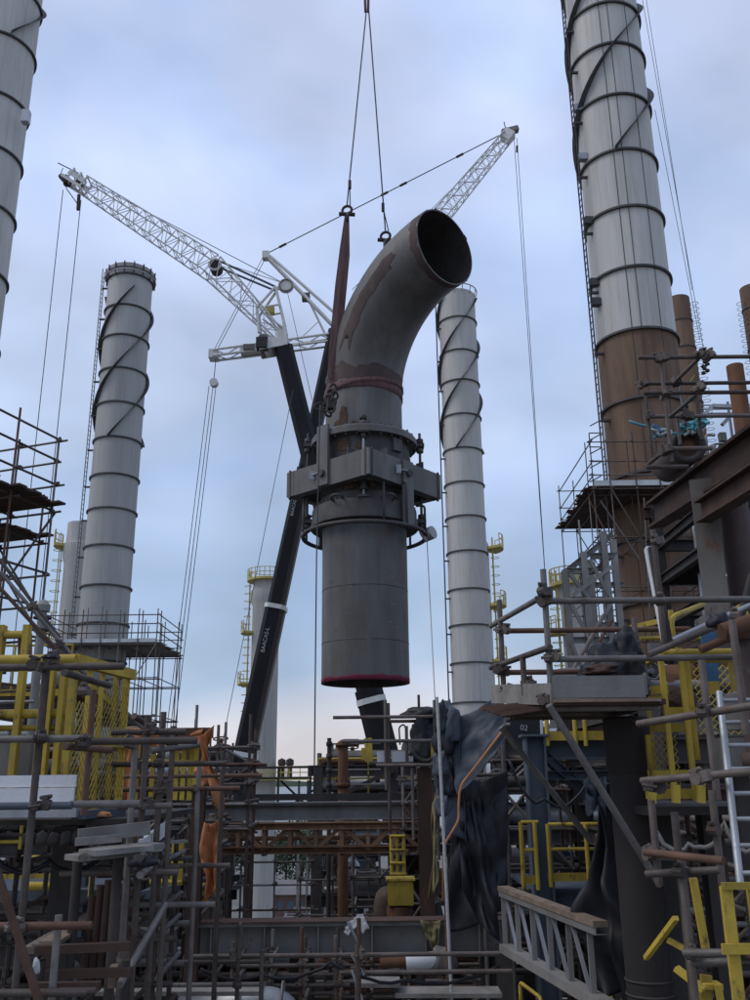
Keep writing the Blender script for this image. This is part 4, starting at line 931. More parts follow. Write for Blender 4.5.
rack('upper steel deck with pipes behind the brown girder at right', 750, 830, 19, 23, (640, 590, 540, 500, 462), 20, deck=(0, 2), ups=6, npipes=4, nves=0)
rack('small pipe rack in the yard behind the post with flat cap', 326, 372, 44, 50, (870, 830, 795, 770), 21, deck=(1,), ups=8, npipes=4, bay=2.5, pale=.3)
rack('pipe rack far left behind the near scaffold', -60, 60, 20, 26, (900, 840, 790, 745, 705), 22, deck=(2,), rail=(4,), ups=12)

# ================================================================== middle ground, centre
g = thing('girder', 'long weathered grey girder with flat top, lower of the two crossing the gap', 'girder', at(340, 940, 12.5))
a, b = at(186, 938, 12.5), at(505, 938, 12.5); z = (a.z+b.z)/2
beam(g, 'web_beam', (a.x, 12.5, z), (b.x, 12.5, z), .3, .40, 'steelgrey', 'I')
bar(g, 'cover_plate', (a.x, 12.5, z+.212), (b.x, 12.5, z+.212), .36, .015, 'rustbeam')
for k in range(6): x = a.x+(b.x-a.x)*(k+.5)/6; block(g, 'stiffener', (x, 12.43, z-.165), .015, .13, .325, 'steelgrey')
a2 = at(110, 940, 12.5)
beam(g, 'web_beam', (a2.x, 12.53, z-.05), (a.x-.12, 12.53, z-.05), .28, .36, 'steelgrey')
for px in (120, 300, 500): x = at(px, 940, 12.5).x; beam(g, 'column', (x, 12.85, 0), (x, 12.85, z-.22), .3, .3, 'steeldark')
g = thing('girder', 'grey girder with light top edge above the rusty truss, upper of the two', 'girder', at(300, 812, 18))
a, b = at(128, 812, 18), at(418, 812, 18); z = (a.z+b.z)/2
beam(g, 'web_beam', (a.x, 18, z), (b.x, 18, z), .24, .30, 'steelgrey'); bar(g, 'top_plate', (a.x+1, 18.1, z+.165), (b.x, 18.1, z+.165), .5, .018, 'steelgrey')
bar(g, 'top_tube', (at(232, 803, 18).x, 18.2, z+.26), (b.x, 18.2, z+.26), .1, .12, 'steeldark')
for px in (135, 412): x = at(px, 820, 18).x; beam(g, 'column', (x, 18.3, 0), (x, 18.3, z-.16), .3, .3, 'rustbeam')
# rusty truss
tr = thing('truss', 'rusty brown lattice truss spanning the gap below the upper girder', 'truss', at(310, 838, 17.5))
xa, xb = at(186, 838, 17.5).x, at(420, 838, 17.5).x; zt, zb2 = zat(310, 826, 17.5), zat(310, 850, 17.5)
for yy in (17.5, 17.82):
    beam(tr, 'chord', (xa, yy, zt), (xb, yy, zt), .16, .12, 'trussrust'); beam(tr, 'chord', (xa, yy, zb2), (xb, yy, zb2), .18, .12, 'trussrust')
    n = 9
    for k in range(n+1):
        x = xa+(xb-xa)*k/n; bar(tr, 'post', (x, yy-.012, zb2), (x, yy-.012, zt), .07, .06, 'trussrust')
        if k < n:
            x2 = xa+(xb-xa)*(k+1)/n; p1, p2 = ((x, zb2), (x2, zt)) if k % 2 else ((x, zt), (x2, zb2)); beam(tr, 'diagonal', (p1[0], yy, p1[1]), (p2[0], yy, p2[1]), .07, .07, 'trussrust', 'L')
for k in range(10): x = xa+(xb-xa)*k/9; bar(tr, 'cross_bar', (x, 17.5, zb2-.07), (x, 17.82, zb2-.07), .08, .05, 'trussrust')
for k, rr in enumerate((.04,)): tube(tr, 'carried_pipe', (xa, 17.6, zb2+.16+rr), (xb, 17.6, zb2+.16+rr), rr, 'trussrust')
handrail(tr, [(at(245, 803, 18.3).x, 18.35, zat(270, 808, 18.3)), (at(310, 803, 18.3).x, 18.35, zat(270, 808, 18.3))], .75, 'steeldark', .022, toe=False, post=.8)
# scaffold grids through the gap
q = at(240, 900, 26); scaffold('scaffold', 'thin dark scaffold tower seen through the gap in front of the white column', (q.x, 26, 0), 0, [0, .9, 1.9], [0, .05], [zat(270, p, 26) for p in (1020, 985, 950, 910, 885, 862)], z0=0, ztop=zat(270, 850, 26), seed=4, braces=False)
q = at(300, 900, 24); scaffold('scaffold', 'low scaffold in the gap in front of the yard racks', (q.x, 24, 0), 0, [0, .8, 1.7], [0, .05], [zat(320, p, 24) for p in (1020, 980, 948, 915, 880)], z0=0, ztop=zat(320, 872, 24), seed=5, braces=False)
q = at(205, 800, 20); scaffold('scaffold', 'bundle of scaffold standards at the left end of the upper girder', (q.x, 20, 0), .1, [0, .5, 1.0], [0, .8], [zat(215, p, 20) for p in (835, 800, 775)], z0=0, ztop=zat(215, 752, 20), seed=8)
# flat capped post and thin vent stack above the girder
t = thing('post', 'brown round post with flat cap standing above the upper girder', 'post', at(343, 800, 21))
q = at(343, 800, 21); tube(t, 'shaft', (q.x, 21, 0), (q.x, 21, zat(343, 747, 21)), .115, 'rust', 16); tube(t, 'cap', (q.x, 21, zat(343, 747, 21)), (q.x, 21, zat(343, 743, 21)), .17, 'rust', 16); flange(t, (q.x, 21, zat(343, 785, 21)), (0, 0, 1), .115, 'rust')
t = thing('post', 'thin dark vent stack with fittings left of the flat capped post', 'post', at(329, 800, 22)); q = at(329, 800, 22)
tube(t, 'shaft', (q.x, 22, 0), (q.x, 22, zat(329, 738, 22)), .05, 'steeldark')
for row in (744, 756, 770, 785): flange(t, (q.x, 22, zat(329, row, 22)), (0, 0, 1), .05, 'steeldark'); tube(t, 'branch', (q.x, 22, zat(329, row, 22)), (q.x+1.2, 22.02, zat(329, row, 22)), .022, 'steelgrey', 6)
# small pale tanks far off
for k, (px, Y, w, top, lab) in enumerate([(324, 62, 12, 766, 'small pale tank far off, just left of the flat capped post'), (337, 64, 10, 769, 'small pale tank far off, partly behind the flat capped post')]):
    q = at(px, 800, Y); rr = w/FPX*Y/2; t = thing('tank', lab, 'tank', (q.x, Y, 0)); vessel(t, (q.x, Y, 0), rr, zat(px, top, Y), 'stackgrey'); tube(t, 'ladder', (q.x-rr-.1, Y-.2, 0), (q.x-rr-.1, Y-.2, zat(px, top, Y)), .05, 'steelgrey', 6)
    for j in range(3): ring(t, 'band', (q.x, Y, zat(px, top+12+j*14, Y)), (0, 0, 1), rr*1.01, .03, 'steelgrey', 28)
# pipe platform right of the boom
pf = thing('pipe_platform', 'small steel platform with white panels and a dark wrapped valve beside the black tarp', 'platform', at(400, 765, 14))
for y1, x1, x2, Y in ((717, 333, 440, 13.4), (721, 388, 447, 14.0), (741, 342, 440, 13.4), (765, 376, 438, 13.4)): HX(pf, x1, x2, y1, Y, .026)
HX(pf, 370, 438, 763.5, 14, .04, 'steeldark', 'edge_beam')
for x, yt, yb in ((386, 700, 790), (389, 703, 830), (407, 726, 765), (436, 700, 860), (412, 768, 840)): V(pf, x, 760, 13.5, yt, yb, .024)
for x1, x2 in ((377, 390), (392, 413)): 
    a, b = at(x1, 757, 13.6), at(x2, 757, 13.6); block(pf, 'panel', ((a.x+b.x)/2, 13.6, zat(385, 762, 13.6)), b.x-a.x, .05, .15, 'whitepanel')
q = at(425, 764, 13.8); lump(pf, 'wrapped_valve', (q.x, 13.8, q.z+.28), .22, .2, .46, 'blacktarp', 3); lump(pf, 'wrapped_valve', (q.x-.02, 13.8, q.z+.72), .3, .2, .1, 'blacktarp', 8, 3); tube(pf, 'spindle', (q.x-.07, 13.8, q.z+.6), (q.x-.07, 13.8, q.z+1.0), .02, 'steeldark')
bar(pf, 'yellow_frame', at(433, 742, 13.5), at(433, 765, 13.5), .06, .04, 'yellow'); bar(pf, 'yellow_frame', at(368, 738, 14.5), at(369, 762, 14.5), .12, .05, 'yellow'); bar(pf, 'yellow_frame', at(363, 748, 14.5), at(363, 760, 14.5), .05, .05, 'yellow')
sweep(pf, 'hose', pipe_path([at(410, 756, 13.4), at(412, 750, 13.4), at(416, 757, 13.4), at(425, 762, 13.4), at(436, 757, 13.4)], .1), .03, 'steeldark')
sweep(pf, 'gooseneck', pipe_path([at(400, 745, 14), at(399, 727, 14), at(404, 724, 14), at(406, 730, 14)], .1), .012, 'steeldark', 6)
beam(pf, 'column', at(424, 768, 13.9), (at(424, 768, 13.9).x, 13.9, 0), .2, .2, 'rustbeam')
# yellow gate and box with rusty elbow
yg = thing('yellow_gate', 'yellow ladder gate on a yellow box right of the rusty truss', 'gate', at(398, 905, 15.5))
for x in (391.5, 397.5, 404): V(yg, x, 860, 15.5, 835, 876, .03, 'yellow', 'post')
for y in (836, 850, 863, 874): HX(yg, 390, 405, y, 15.47, .022, 'yellow', 'rung')
a, b = at(388, 905, 15.5), at(413, 880, 15.5); block(yg, 'box', ((a.x+b.x)/2, 15.6, a.z), b.x-a.x, .4, b.z-a.z, 'yellow'); block(yg, 'box_lid', ((a.x+b.x)/2, 15.6, b.z), b.x-a.x+.06, .46, .03, 'yellow')
sweep(yg, 'rusty_elbow', pipe_path([at(399, 925, 15.9), at(399, 901, 15.9), at(386, 896, 15.9), at(384, 905, 15.9), at(384, 930, 15.9)], .35, 8), .17, 'wood', 16)
tube(yg, 'stub', (at(399, 920, 15.6).x, 15.6, 0), at(399, 906, 15.6), .2, 'rust', 14)
x = at(398, 900, 15.6).x
# yellow box left of gap with rusty pipe
yb_ = thing('yellow_box', 'yellow steel box on a rusty pipe under the orange sheet', 'box', at(210, 900, 15))
a, b = at(197, 903, 15), at(216, 884, 15); block(yb_, 'box', ((a.x+b.x)/2, 15, a.z), b.x-a.x, .35, b.z-a.z, 'yellow'); q = at(208, 903, 15); tube(yb_, 'pipe', (q.x, 15.05, 0), (q.x, 15.05, q.z), .2, 'wood', 14)
for k in range(3): bar(yb_, 'rib', (a.x+(b.x-a.x)*k/2, 14.81, a.z), (a.x+(b.x-a.x)*k/2, 14.81, b.z), .03, .03, 'yellow')
# silver insulated elbow at the bottom edge
t = thing('insulated_pipe', 'shiny silver insulated pipe bend at the bottom edge of the picture', 'pipe', at(270, 1000, 11))
sweep(t, 'cladding', pipe_path([at(180, 1012, 11), at(285, 1000, 11), at(300, 1060, 11)], .5, 10), .16, 'galv', 20)
for x in (215, 240, 262, 283): q = at(x, 1008-(x-180)*.11, 11); tube(t, 'seam_band', q-Vector((.012, 0, 0)), q+Vector((.012, 0, 0)), .165, 'galv', 20)
tube(t, 'support', at(190, 1020, 11), (at(190, 1020, 11).x, 11, 0), .08, 'steeldark')
# lower edge pipework in front of the racks
lp = thing('scaffold', 'scaffold tubes crossing low below the grey girder', 'scaffold', at(330, 970, 9.8))
for y, x1, x2 in ((955, 190, 500), (972, 340, 512), (962, 150, 262), (985, 120, 262)): HX(lp, x1, x2, y, 9.8+random.uniform(-.3, .3), .022)
for x, yt, yb in ((238, 925, 1010), (359, 918, 1010), (357, 945, 1010), (262, 950, 1010)): V(lp, x, 960, 9.8, yt, yb+60, .022)
for a, b in (((348, 922, 9.8), (361, 948, 9.8)), ((352, 955, 9.8), (364, 975, 9.8)), ((352, 970, 9.8), (362, 1000, 9.8))): T(lp, a, b, .016, 'galv', 'fitting')
for x, y in ((238, 955), (359, 955), (359, 972), (238, 985)): C(lp, x, y, 9.8)
for x1, x2, y in ((100, 262, 990), (355, 400, 982), (395, 500, 992)): a, b = at(x1, y, 10.4), at(x2, y, 10.4); bar(lp, 'board', a, b, .35, .04, 'woodgrey')
t = tarp('sacking', 'rumpled grey sacking draped over the grey girder top', at(348, 921, 12.2), at(362, 912, 12.2), at(370, 930, 12.1), at(344, 931, 12.1), 'ropewhite', 14, 14, .05, 3, 4, cat='sheet')
t = tarp('sacking', 'olive green sacking hanging over the right end of the grey girder', at(420, 920, 12.28), at(441, 920, 12.28), at(438, 950, 12.25), at(428, 943, 12.25), 'greentarp', 12, 16, .05, 3, 6, cat='sheet')
ip = thing('insulated_pipe', 'short white wrapped pipe under the grey girder near the black tarp', 'pipe', at(425, 960, 12)); tube(ip, 'wrap', at(406, 962, 12), at(436, 960, 12), .095, 'whitepanel', 18); tube(ip, 'pipe', at(380, 963.5, 12), at(452, 959, 12), .06, 'rust', 12); lump(ip, 'dust_cap', at(443, 963, 12), .16, .12, .2, 'claddingdull', 2, 3); tube(ip, 'support', at(420, 965, 12.03), (at(420, 965, 12.03).x, 12.03, 0), .06, 'steeldark')

# ================================================================== left distant scaffold
q = at(51, 520, 17); a_ = R(-38)
zA = [zat(30, p, 17) for p in (800, 745, 690, 640, 575, 512)]
scaffold('scaffold', 'tall scaffold tower with timber decks at the left edge', (q.x, 17, 0), R(180-20), [0, 1.0, 2.1, 3.2], [0, 1.15, 2.3], zA, decks=(zA[-1],), rails=(zA[-1]+.55, zA[-1]+1.05, zA[-1]+1.5), z0=0, ztop=zA[-1]+1.55, seed=21, boards='rustbeam')
q = at(26, 540, 17.5); scaffold('scaffold', 'lower timber deck of scaffold tucked under the left tower', (q.x, 18.2, 0), R(180-20), [0, 1.1, 2.2], [0, 1.3], [zat(20, 600, 17.5), zat(20, 535, 17.5)], decks=(zat(20, 535, 17.5),), z0=0, ztop=zat(20, 500, 17.5), seed=22, boards='rustbeam')
ls = thing('sloping_tubes', 'bundle of scaffold tubes sloping down to the right past the yellow frame', 'scaffold', at(60, 640, 11))
for a, b in (((0, 572, 11), (78, 662, 11)), ((0, 588, 10.8), (70, 664, 10.8)), ((0, 560, 11.2), (60, 638, 11.4)), ((30, 625, 11), (118, 712, 11)), ((60, 650, 11), (150, 735, 11))): T(ls, a, b, .024)
for q in ((30, 608, 11), (62, 645, 11), (100, 694, 11)): C(ls, *q)
lamp_ = thing('vent_post', 'grey post with domed cap between the left scaffold and the chimney', 'post', at(38, 660, 14)); q = at(38, 660, 14)
tube(lamp_, 'shaft', (q.x, 14, 0), (q.x, 14, zat(38, 604, 14)), .065, 'steelgrey', 12); revolve(lamp_, 'cap', q.x, 14, [(.1, zat(38, 604, 14)-.12), (.11, zat(38, 604, 14)-.02), (.06, zat(38, 604, 14)+.05), (.01, zat(38, 604, 14)+.07)], 'steelgrey', 14)
for row in (618, 630): ring(lamp_, 'collar', (q.x, 14, zat(38, row, 14)), (0, 0, 1), .12, .02, 'steeldark', 16)
# scaffold deck round the grey chimney
zD = zat(105, 648, 56); x0, x1 = at(46, 640, 55).x, at(158, 640, 55).x; w = x1-x0
scaffold('scaffold', 'scaffold platform wrapped round the grey chimney at left', (x0, 54.6, 0), 0, [w*k/6 for k in range(7)], [0, .9, 6.0, 6.9], [zD, zD-2.0, zD-4.2, zD-6.5], decks=(zD,), rails=(zD+.7, zD+1.25, zD+1.8), z0=zD-8, ztop=zD+2.2, seed=31, r=.035, cp=False, boards='woodgrey', toe='whitepanel')

# ================================================================== left foreground
# yellow caged platform
yp = thing('caged_platform', 'yellow caged platform with mesh panels and white kick boards at left', 'platform', at(50, 800, 7.5))
Yf, Yb = 7.2, 8.5
zt_ = zat(40, 660, Yf)
HX(yp, -30, 76, 660, Yf, .042, 'yellow', 'top_rail'); HX(yp, -30, 74, 714, Yf+.5, .04, 'yellow', 'beam'); HX(yp, -30, 74, 728, Yf+.5, .025, 'yellow', 'beam')
X75 = at(75, 660, Yf).x; Xr = at(75, 660, Yf).x
bar(yp, 'top_rail', (Xr, Yf, zt_), (Xr+.12, Yb, zt_+.02), .07, .09, 'yellow')
for y, m_ in ((0, .045), (.35, .03), (.65, .03), (1.0, .03), (1.28, .045)):
    bar(yp, 'post', (Xr+.12*y/2.2, Yf+y, zat(60, 812, Yf)), (Xr+.12*y/2.2, Yf+y, zt_), m_*1.2, m_*1.4, 'yellow')
for px, w_ in ((-5, .045), (20, .05), (44, .055), (51, .03), (62, .045)):
    X = at(px, 700, Yf+.45).x; bar(yp, 'post', (X, Yf+.45, zat(50, 808, Yf+.45)), (X, Yf+.45, zat(50, 625 if px in (-5, 20) else 668, Yf+.45)), w_, .08, 'yellow')
HX(yp, -30, 25, 635, Yf+.45, .035, 'yellow', 'rail'); bar(yp, 'rusty_post', at(25, 660, Yf+.5), at(25, 633, Yf+.5), .09, .09, 'rust')
HX(yp, -30, 34, 702, Yf+.6, .015, 'galv', 'rail')
bar(yp, 'mid_rail', (Xr+.02, Yf+.1, zat(80, 740, Yf+.2)), (Xr+.12, Yb, zat(80, 740, Yf+.2)), .05, .07, 'yellow')
bar(yp, 'diagonal_rail', at(76, 690, Yf+.6), at(112, 715, Yf+1.8), .07, .09, 'rust'); bar(yp, 'diagonal_rail', at(75, 675, Yf+.6), at(113, 706, Yf+1.8), .06, .06, 'yellow')
def mesh_panel(p, O, U, Vv, s=.075, mat='yellow'):
    O, U, Vv = map(Vector, (O, U, Vv)); nu, nv = int(U.length/s), int(Vv.length/s); v = []; f = []
    nrm = U.cross(Vv).normalized()
    def strip(a, b, w):
        d = (b-a).normalized(); c = d.cross(nrm)*w; k = len(v); e_ = nrm*w
        v.extend([a-c, b-c, b+c, a+c, a+e_, b+e_]); f.append((k, k+1, k+2, k+3)); f.append((k, k+1, k+5, k+4)); f.append((k+3, k+2, k+5, k+4))
    for i in range(-nv, nu+1):
        for sg in (1, -1):
            # diamond mesh: lines running diagonally across the panel
            t0, t1 = 0., 1.
            a0 = i/nu if sg == 1 else (i+nv)/nu; slope = (nv/nu)*sg
            def xs(t): return a0+slope*t
            ts = [0, 1]
            if slope != 0:
                for lim in (0, 1):
                    ts.append((lim-a0)/slope)
            ok = sorted(t for t in ts if -1e-6 <= t <= 1+1e-6 and -1e-6 <= xs(t) <= 1+1e-6)
            if len(ok) >= 2 and ok[-1]-ok[0] > .01: strip(O+U*xs(ok[0])+Vv*ok[0], O+U*xs(ok[-1])+Vv*ok[-1], .0045)
    return put('mesh_panel', mesh_of('mesh_panel', v, f, mat), p)
zlo, zhi = zat(85, 800, Yf), zat(85, 700, Yf)
mesh_panel(yp, (Xr+.02, Yf+.05, zlo), (.03, .6, 0), (0, 0, zhi-zlo)); mesh_panel(yp, (Xr+.06, Yf+.66, zlo), (.04, .6, 0), (0, 0, zt_-zlo-.1))
for row, hpx in ((0, 8), (1, 17)):
    z_ = zat(35, 808, Yf-.25); hh_ = (.20, .07); zb_p = z_ if row == 1 else z_+.145
    a, b = at(-30, 800, Yf-.25), at(74, 800, Yf-.25); block(yp, 'kick_board', ((a.x+b.x)/2, Yf-.25+.02*(1-row), zb_p), b.x-a.x, .03, .14 if row == 1 else .085, 'whitepanel')
a, b = at(-30, 815, Yf-.3), at(78, 815, Yf-.3); bar(yp, 'deck_edge', (a.x, Yf-.3, zat(30, 813, Yf-.3)), (b.x, Yf-.3, zat(30, 813, Yf-.3)), .1, .06, 'galv')
bar(yp, 'deck_edge', at(78, 815, Yf-.28), at(120, 812, Yf+.5), .1, .06, 'bluesteel')
block(yp, 'deck', (at(20, 820, 8.4).x, 8.4, zat(30, 822, 7.2)-.02), 2.6, 2.6, .04, 'steeldark')
block(yp, 'cabinet', (at(2, 780, 8.0).x, 8.0, zat(5, 775, 8.0)), .55, .3, .28, 'steelgrey'); block(yp, 'cabinet', (at(20, 780, 8.3).x, 8.3, zat(15, 800, 8.3)), .3, .3, .5, 'valvegrey')
lump(yp, 'orange_rag', at(99, 815, Yf), .1, .06, .025, 'orangehem', 3, 3)
for k in range(5): lump(yp, 'clamp_valve', at(30+k*12, 840, 7.0), .055, .06, .06, 'steeldark', k, 2)
for px in (-20, 70): x = at(px, 830, 8.2).x; beam(yp, 'column', (x, 8.2, 0), (x, 8.2, zat(30, 826, 8.2)), .2, .2, 'steeldark')
# near scaffold
ns_ = thing('scaffold', 'nearest scaffold guard rail with brown tubes in front of the yellow platform', 'scaffold', at(40, 740, 4.8))
Yn = 6.0
HX(ns_, -30, 124, 667, Yn); HX(ns_, -30, 84, 739, Yn); HX(ns_, 80, 197, 741, Yn+.12); HX(ns_, -30, 72, 806, Yn, TR, 'bluesteel'); HX(ns_, 70, 140, 804, Yn+.1)
HX(ns_, -30, 92, 926, Yn); HX(ns_, -30, 88, 993, Yn)
Xv = at(40, 700, Yn).x; tube(ns_, 'tube', (Xv, Yn+.055, zat(40, 660, Yn)), (Xv, Yn+.055, zat(20, 1060, Yn)), TR, 'tube')
Xv2 = at(88, 760, Yn+.5).x; tube(ns_, 'tube', (Xv2, Yn+.5, zat(88, 690, Yn+.5)), (Xv2, Yn+.5, zat(88, 815, Yn+.5)), TR, 'tube')
for row in (667, 739): 
    z_ = zat(40, row, Yn)-.05; tube(ns_, 'tube', (at(70, row, Yn).x, Yn-.1, z_), (at(70, row, Yn).x+.05, Yn+.75, z_), TR, 'tube'); 
for x, y in ((40, 667), (41, 739), (38, 806), (86, 691), (86, 741), (15, 926), (48, 660)): C(ns_, x, y, Yn, 1.0)
T(ns_, (-10, 850, 5.3), (42, 1010, 5.3), .022); V(ns_, 55, 960, Yn+.1, 915, 1060); lump(ns_, 'tied_rag', at(50, 657, Yn-.02), .05, .04, .02, 'blacktarp', 5, 3)
lump(ns_, 'plastic_bag', at(36, 968, 5.4), .02, .02, .05, 'ropewhite', 9, 3)
# scaffold standards right of the yellow platform
sm = thing('scaffold', 'cluster of scaffold standards beside the orange sheet', 'scaffold', at(155, 800, 6.5))
for px, yt, Y in ((146, 716, 7.0), (162, 712, 7.4), (172, 726, 7.8), (198, 764, 9.0), (222, 752, 9.8), (134, 738, 6.9)): V(sm, px, yt+30, Y, yt, 1090, TR)
for x1, x2, row, Y in ((112, 186, 732, 7.0), (106, 226, 764, 8.2), (105, 240, 789, 9.0), (118, 172, 806, 7.0), (120, 262, 776, 11.), (60, 178, 873, 7.4), (120, 230, 866, 9.4), (90, 215, 905, 8.6)): HX(sm, x1, x2, row, Y)
for a, b in (((134, 716, 7.0), (176, 742, 7.7)), ((150, 751, 7.2), (198, 745, 8.4)), ((140, 875, 6.2), (160, 860, 9.0)), ((120, 985, 6.4), (165, 905, 7.5))): T(sm, a, b)
for x, y, Y in ((146, 731, 6.95), (143, 764, 7.1), (160, 764, 7.4), (142, 806, 6.95), (158, 789, 7.4), (170, 742, 7.8), (137, 873, 7.0), (134, 745, 6.9), (197, 789, 9.)): C(sm, x, y, Y, 1.)
lump(sm, 'rope_coil', at(143, 862, 6.2), .09, .08, .05, 'blacktarp', 2, 3)
# board stacks
bs = thing('board_stack', 'stack of weathered grey planks and white angle sections left of the standards', 'boards', at(110, 848, 6.6))
for k in range(5):
    z_ = zat(100, 852, 6.4)-.02+.03*(k//3); yo = 6.2+.2*(k % 3); a = Vector((at(78, 850, 6.3).x+.03*k, yo, z_)); bar(bs, 'plank', a, a+Vector((.30, .30, .01)), .22, .035, 'woodgrey')
bar(bs, 'angle_section', at(78, 836, 6.6), at(150, 828, 6.8), .04, .09, 'woodgrey'); bar(bs, 'angle_section', at(140, 848, 6.9), at(168, 826, 8.6), .03, .11, 'whitepanel'); bar(bs, 'angle_section', at(75, 842, 6.4), at(122, 838, 6.5), .03, .05, 'woodgrey')
bar(bs, 'angle_section', at(156, 843, 8.6), at(186, 841, 8.7), .2, .02, 'woodgrey')
for x in (82, 140): tube(bs, 'bearer', at(x, 858, 6.0), at(x+12, 850, 7.4), TR, 'tube')
for px in (78, 118): V(bs, px, 860, 6.7, 852, 1090, .035, 'steeldark', 'prop')
# sloping white boards and lower timbers
lb = thing('board_chute', 'pale boards sloping up between dark props at lower left', 'boards', at(70, 940, 7))
for k in range(4): bar(lb, 'board', at(28+k*7, 952-k*3, 6.4), at(84+k*10, 918-k*5, 8.2), .13, .025, ('woodgrey', 'wood')[k % 2])
for px, yt in ((93, 895), (101, 885), (109, 880), (118, 872), (128, 866)): T(lb, (px, yt, 7.), (px-10, 985, 7.), .03, 'rustbeam', 'prop')
for a, b in (((36, 950, 6.3), (130, 946, 6.3)), ((46, 974, 6.3), (132, 972, 6.3)), ((30, 987, 6.2), (100, 986, 6.2))): bar(lb, 'timber', at(*a), at(*b), .06, .05, 'rustbeam')
bar(lb, 'timber', at(112, 978, 6.5), at(127, 955, 7.5), .05, .12, 'wood'); HX(lb, 60, 96, 991, 6.0, .02, 'primer', 'tube')
for px in (40, 125): V(lb, px, 975, 6.5, 960, 1090, .03, 'steeldark', 'prop')
# yellow guard rail deep inside
q = thing('guard_rail', 'yellow guard rail in the dark bay below the white kick boards', 'railing', at(55, 890, 10.5))
for row, r_ in ((858, .03), (886, .045)): HX(q, 22, 62, row, 10.5, r_, 'yellow', 'rail')
for px in (58, 75, 92): V(q, px, 880, 10.5, 857, 898, .035, 'yellow', 'post')
x = at(78, 880, 10.9).x; beam(q, 'blue_post', (x, 10.9, 0), (x, 10.9, zat(78, 850, 10.9)), .22, .2, 'bluesteel')
block(q, 'deck', (at(45, 900, 11.0).x, 11.2, zat(45, 902, 10.6)), 1.6, 1.2, .12, 'bluesteel')
# orange sheet enclosure with yellow posts
oe = thing('sheeted_enclosure', 'yellow post frame inside the orange sheeted enclosure', 'frame', at(185, 790, 12))
for px, yt, yb in ((176, 737, 800), (183, 738, 800), (190, 736, 800), (195, 738, 790), (152, 745, 800), (136, 738, 800), (178, 842, 892), (171, 848, 895), (185, 840, 885)): bar(oe, 'post', (at(px, 780, 12).x, 12, zat(px, yb, 12)), (at(px, 780, 12).x, 12, zat(px, yt, 12)), .06, .05, 'yellow')
for a, b, row in ((132, 198, 737), (132, 198, 762), (150, 182, 882)): HX(oe, a, b, row, 12, .035, 'yellow', 'rail')
bar(oe, 'deck', at(145, 896, 12), at(176, 890, 12), .5, .15, 'bluesteel')
for px in (134, 199): beam(oe, 'column', (at(px, 800, 12.3).x, 12.3, 0), (at(px, 800, 12.3).x, 12.3, zat(px, 733, 12.3)), .16, .16, 'rustbeam')
block(oe, 'rusty_lintel', (at(190, 735, 11.9).x, 11.9, zat(190, 738, 11.9)), .55, .3, .12, 'rust')
V(oe, 196, 730, 12, 705, 735, .02)
tarp('tarp', 'orange sheet spread along the top of the yellow post frame', at(126, 727, 11.75), at(204, 727, 11.75), at(200, 744, 11.7), at(126, 750, 11.7), 'orangetarp', 30, 12, .07, 2, 2)
tarp('tarp', 'orange sheet hanging at the left side behind the yellow posts', at(124, 733, 11.8), at(138, 733, 11.8), at(137, 797, 11.8), at(123, 802, 11.8), 'orangetarp', 10, 24, .05, 2, 3)
tarp('tarp', 'twisted orange sheet hanging at the right of the yellow post frame', at(193, 735, 11.3), at(210, 727, 11.3), at(219, 805, 11.3), at(202, 785, 11.3), 'orangetarp', 16, 30, .12, 2, 5, hem=.7)
tarp('tarp', 'orange sheet strip hanging below the upper girder', at(203, 822, 11.3), at(219, 820, 11.3), at(221, 872, 11.3), at(204, 906, 11.3), 'orangetarp', 18, 34, .10, 1, 7, hem=.35)

# ================================================================== right foreground
# black sheet
tk = thing('tarp', 'big dark blue and black sheet hung over scaffold right of the gap, orange hem', 'tarp', at(470, 900, 11))
YT = 11.
tarp('blue_sheet', None, at(448, 722, YT+.5), at(505, 692, YT), at(507, 733, YT), at(458, 800, YT+.2), 'bluetarp', 40, 46, .07, 1, 3, parent=tk)
tarp('grey_sheet', None, at(436, 728, YT+.5), at(459, 712, YT+.3), at(460, 850, YT+.2), at(441, 830, YT+.4), 'bluetarp', 20, 46, .12, 1, 5, parent=tk)
tarp('black_sheet', None, at(455, 780, YT+.6), at(508, 770, YT+.6), at(508, 915, YT+.4), at(446, 925, YT+.5), 'blacktarp', 44, 50, .12, 1, 8, parent=tk)
tarp('black_sheet', None, at(458, 800, YT+.4), at(480, 796, YT+.4), at(500, 940, YT+.2), at(462, 890, YT+.3), 'blacktarp', 30, 46, .12, 1, 11, parent=tk)
sweep(tk, 'hem_rope', pipe_path([at(503, 730, YT-.14), at(491, 746, YT-.16), at(476, 766, YT-.14), at(460, 786, YT-.12), at(458.5, 805, YT-.12), at(459, 820, YT-.12), at(452, 832, YT-.1), at(444, 845, YT-.05), at(443, 900, YT-.05)], .2, 6), .014, 'orangehem', 8)
tarp('olive_sheet', None, at(433, 802, YT+.8), at(437, 790, YT+.8), at(438, 882, YT+.8), at(430, 893, YT+.8), 'greentarp', 10, 30, .08, 1, 4, parent=tk, hem=.6)
for k, (px, py, s_) in enumerate(((442, 722, .16), (449, 728, .2), (444, 742, .18), (441, 765, .15), (447, 785, .16), (443, 806, .14))): lump(tk, 'bunched_fold', at(px, py, YT+.35), s_*.7, .14, s_*1.5, ('blacktarp', 'bluetarp')[k % 2], k+3, 4, .3)
for px, yt in ((443, 715), (505, 700), (480, 790)): V(tk, px, 800, YT+.9, yt, 1090, TR)
for a, b, row in ((438, 510, 725), (440, 510, 775), (440, 512, 900)): HX(tk, a, b, row, YT+.85)
rp = thing('pole', 'long pale thin pole standing in front of the dark sheet', 'pole', at(445, 1000, 10.3))
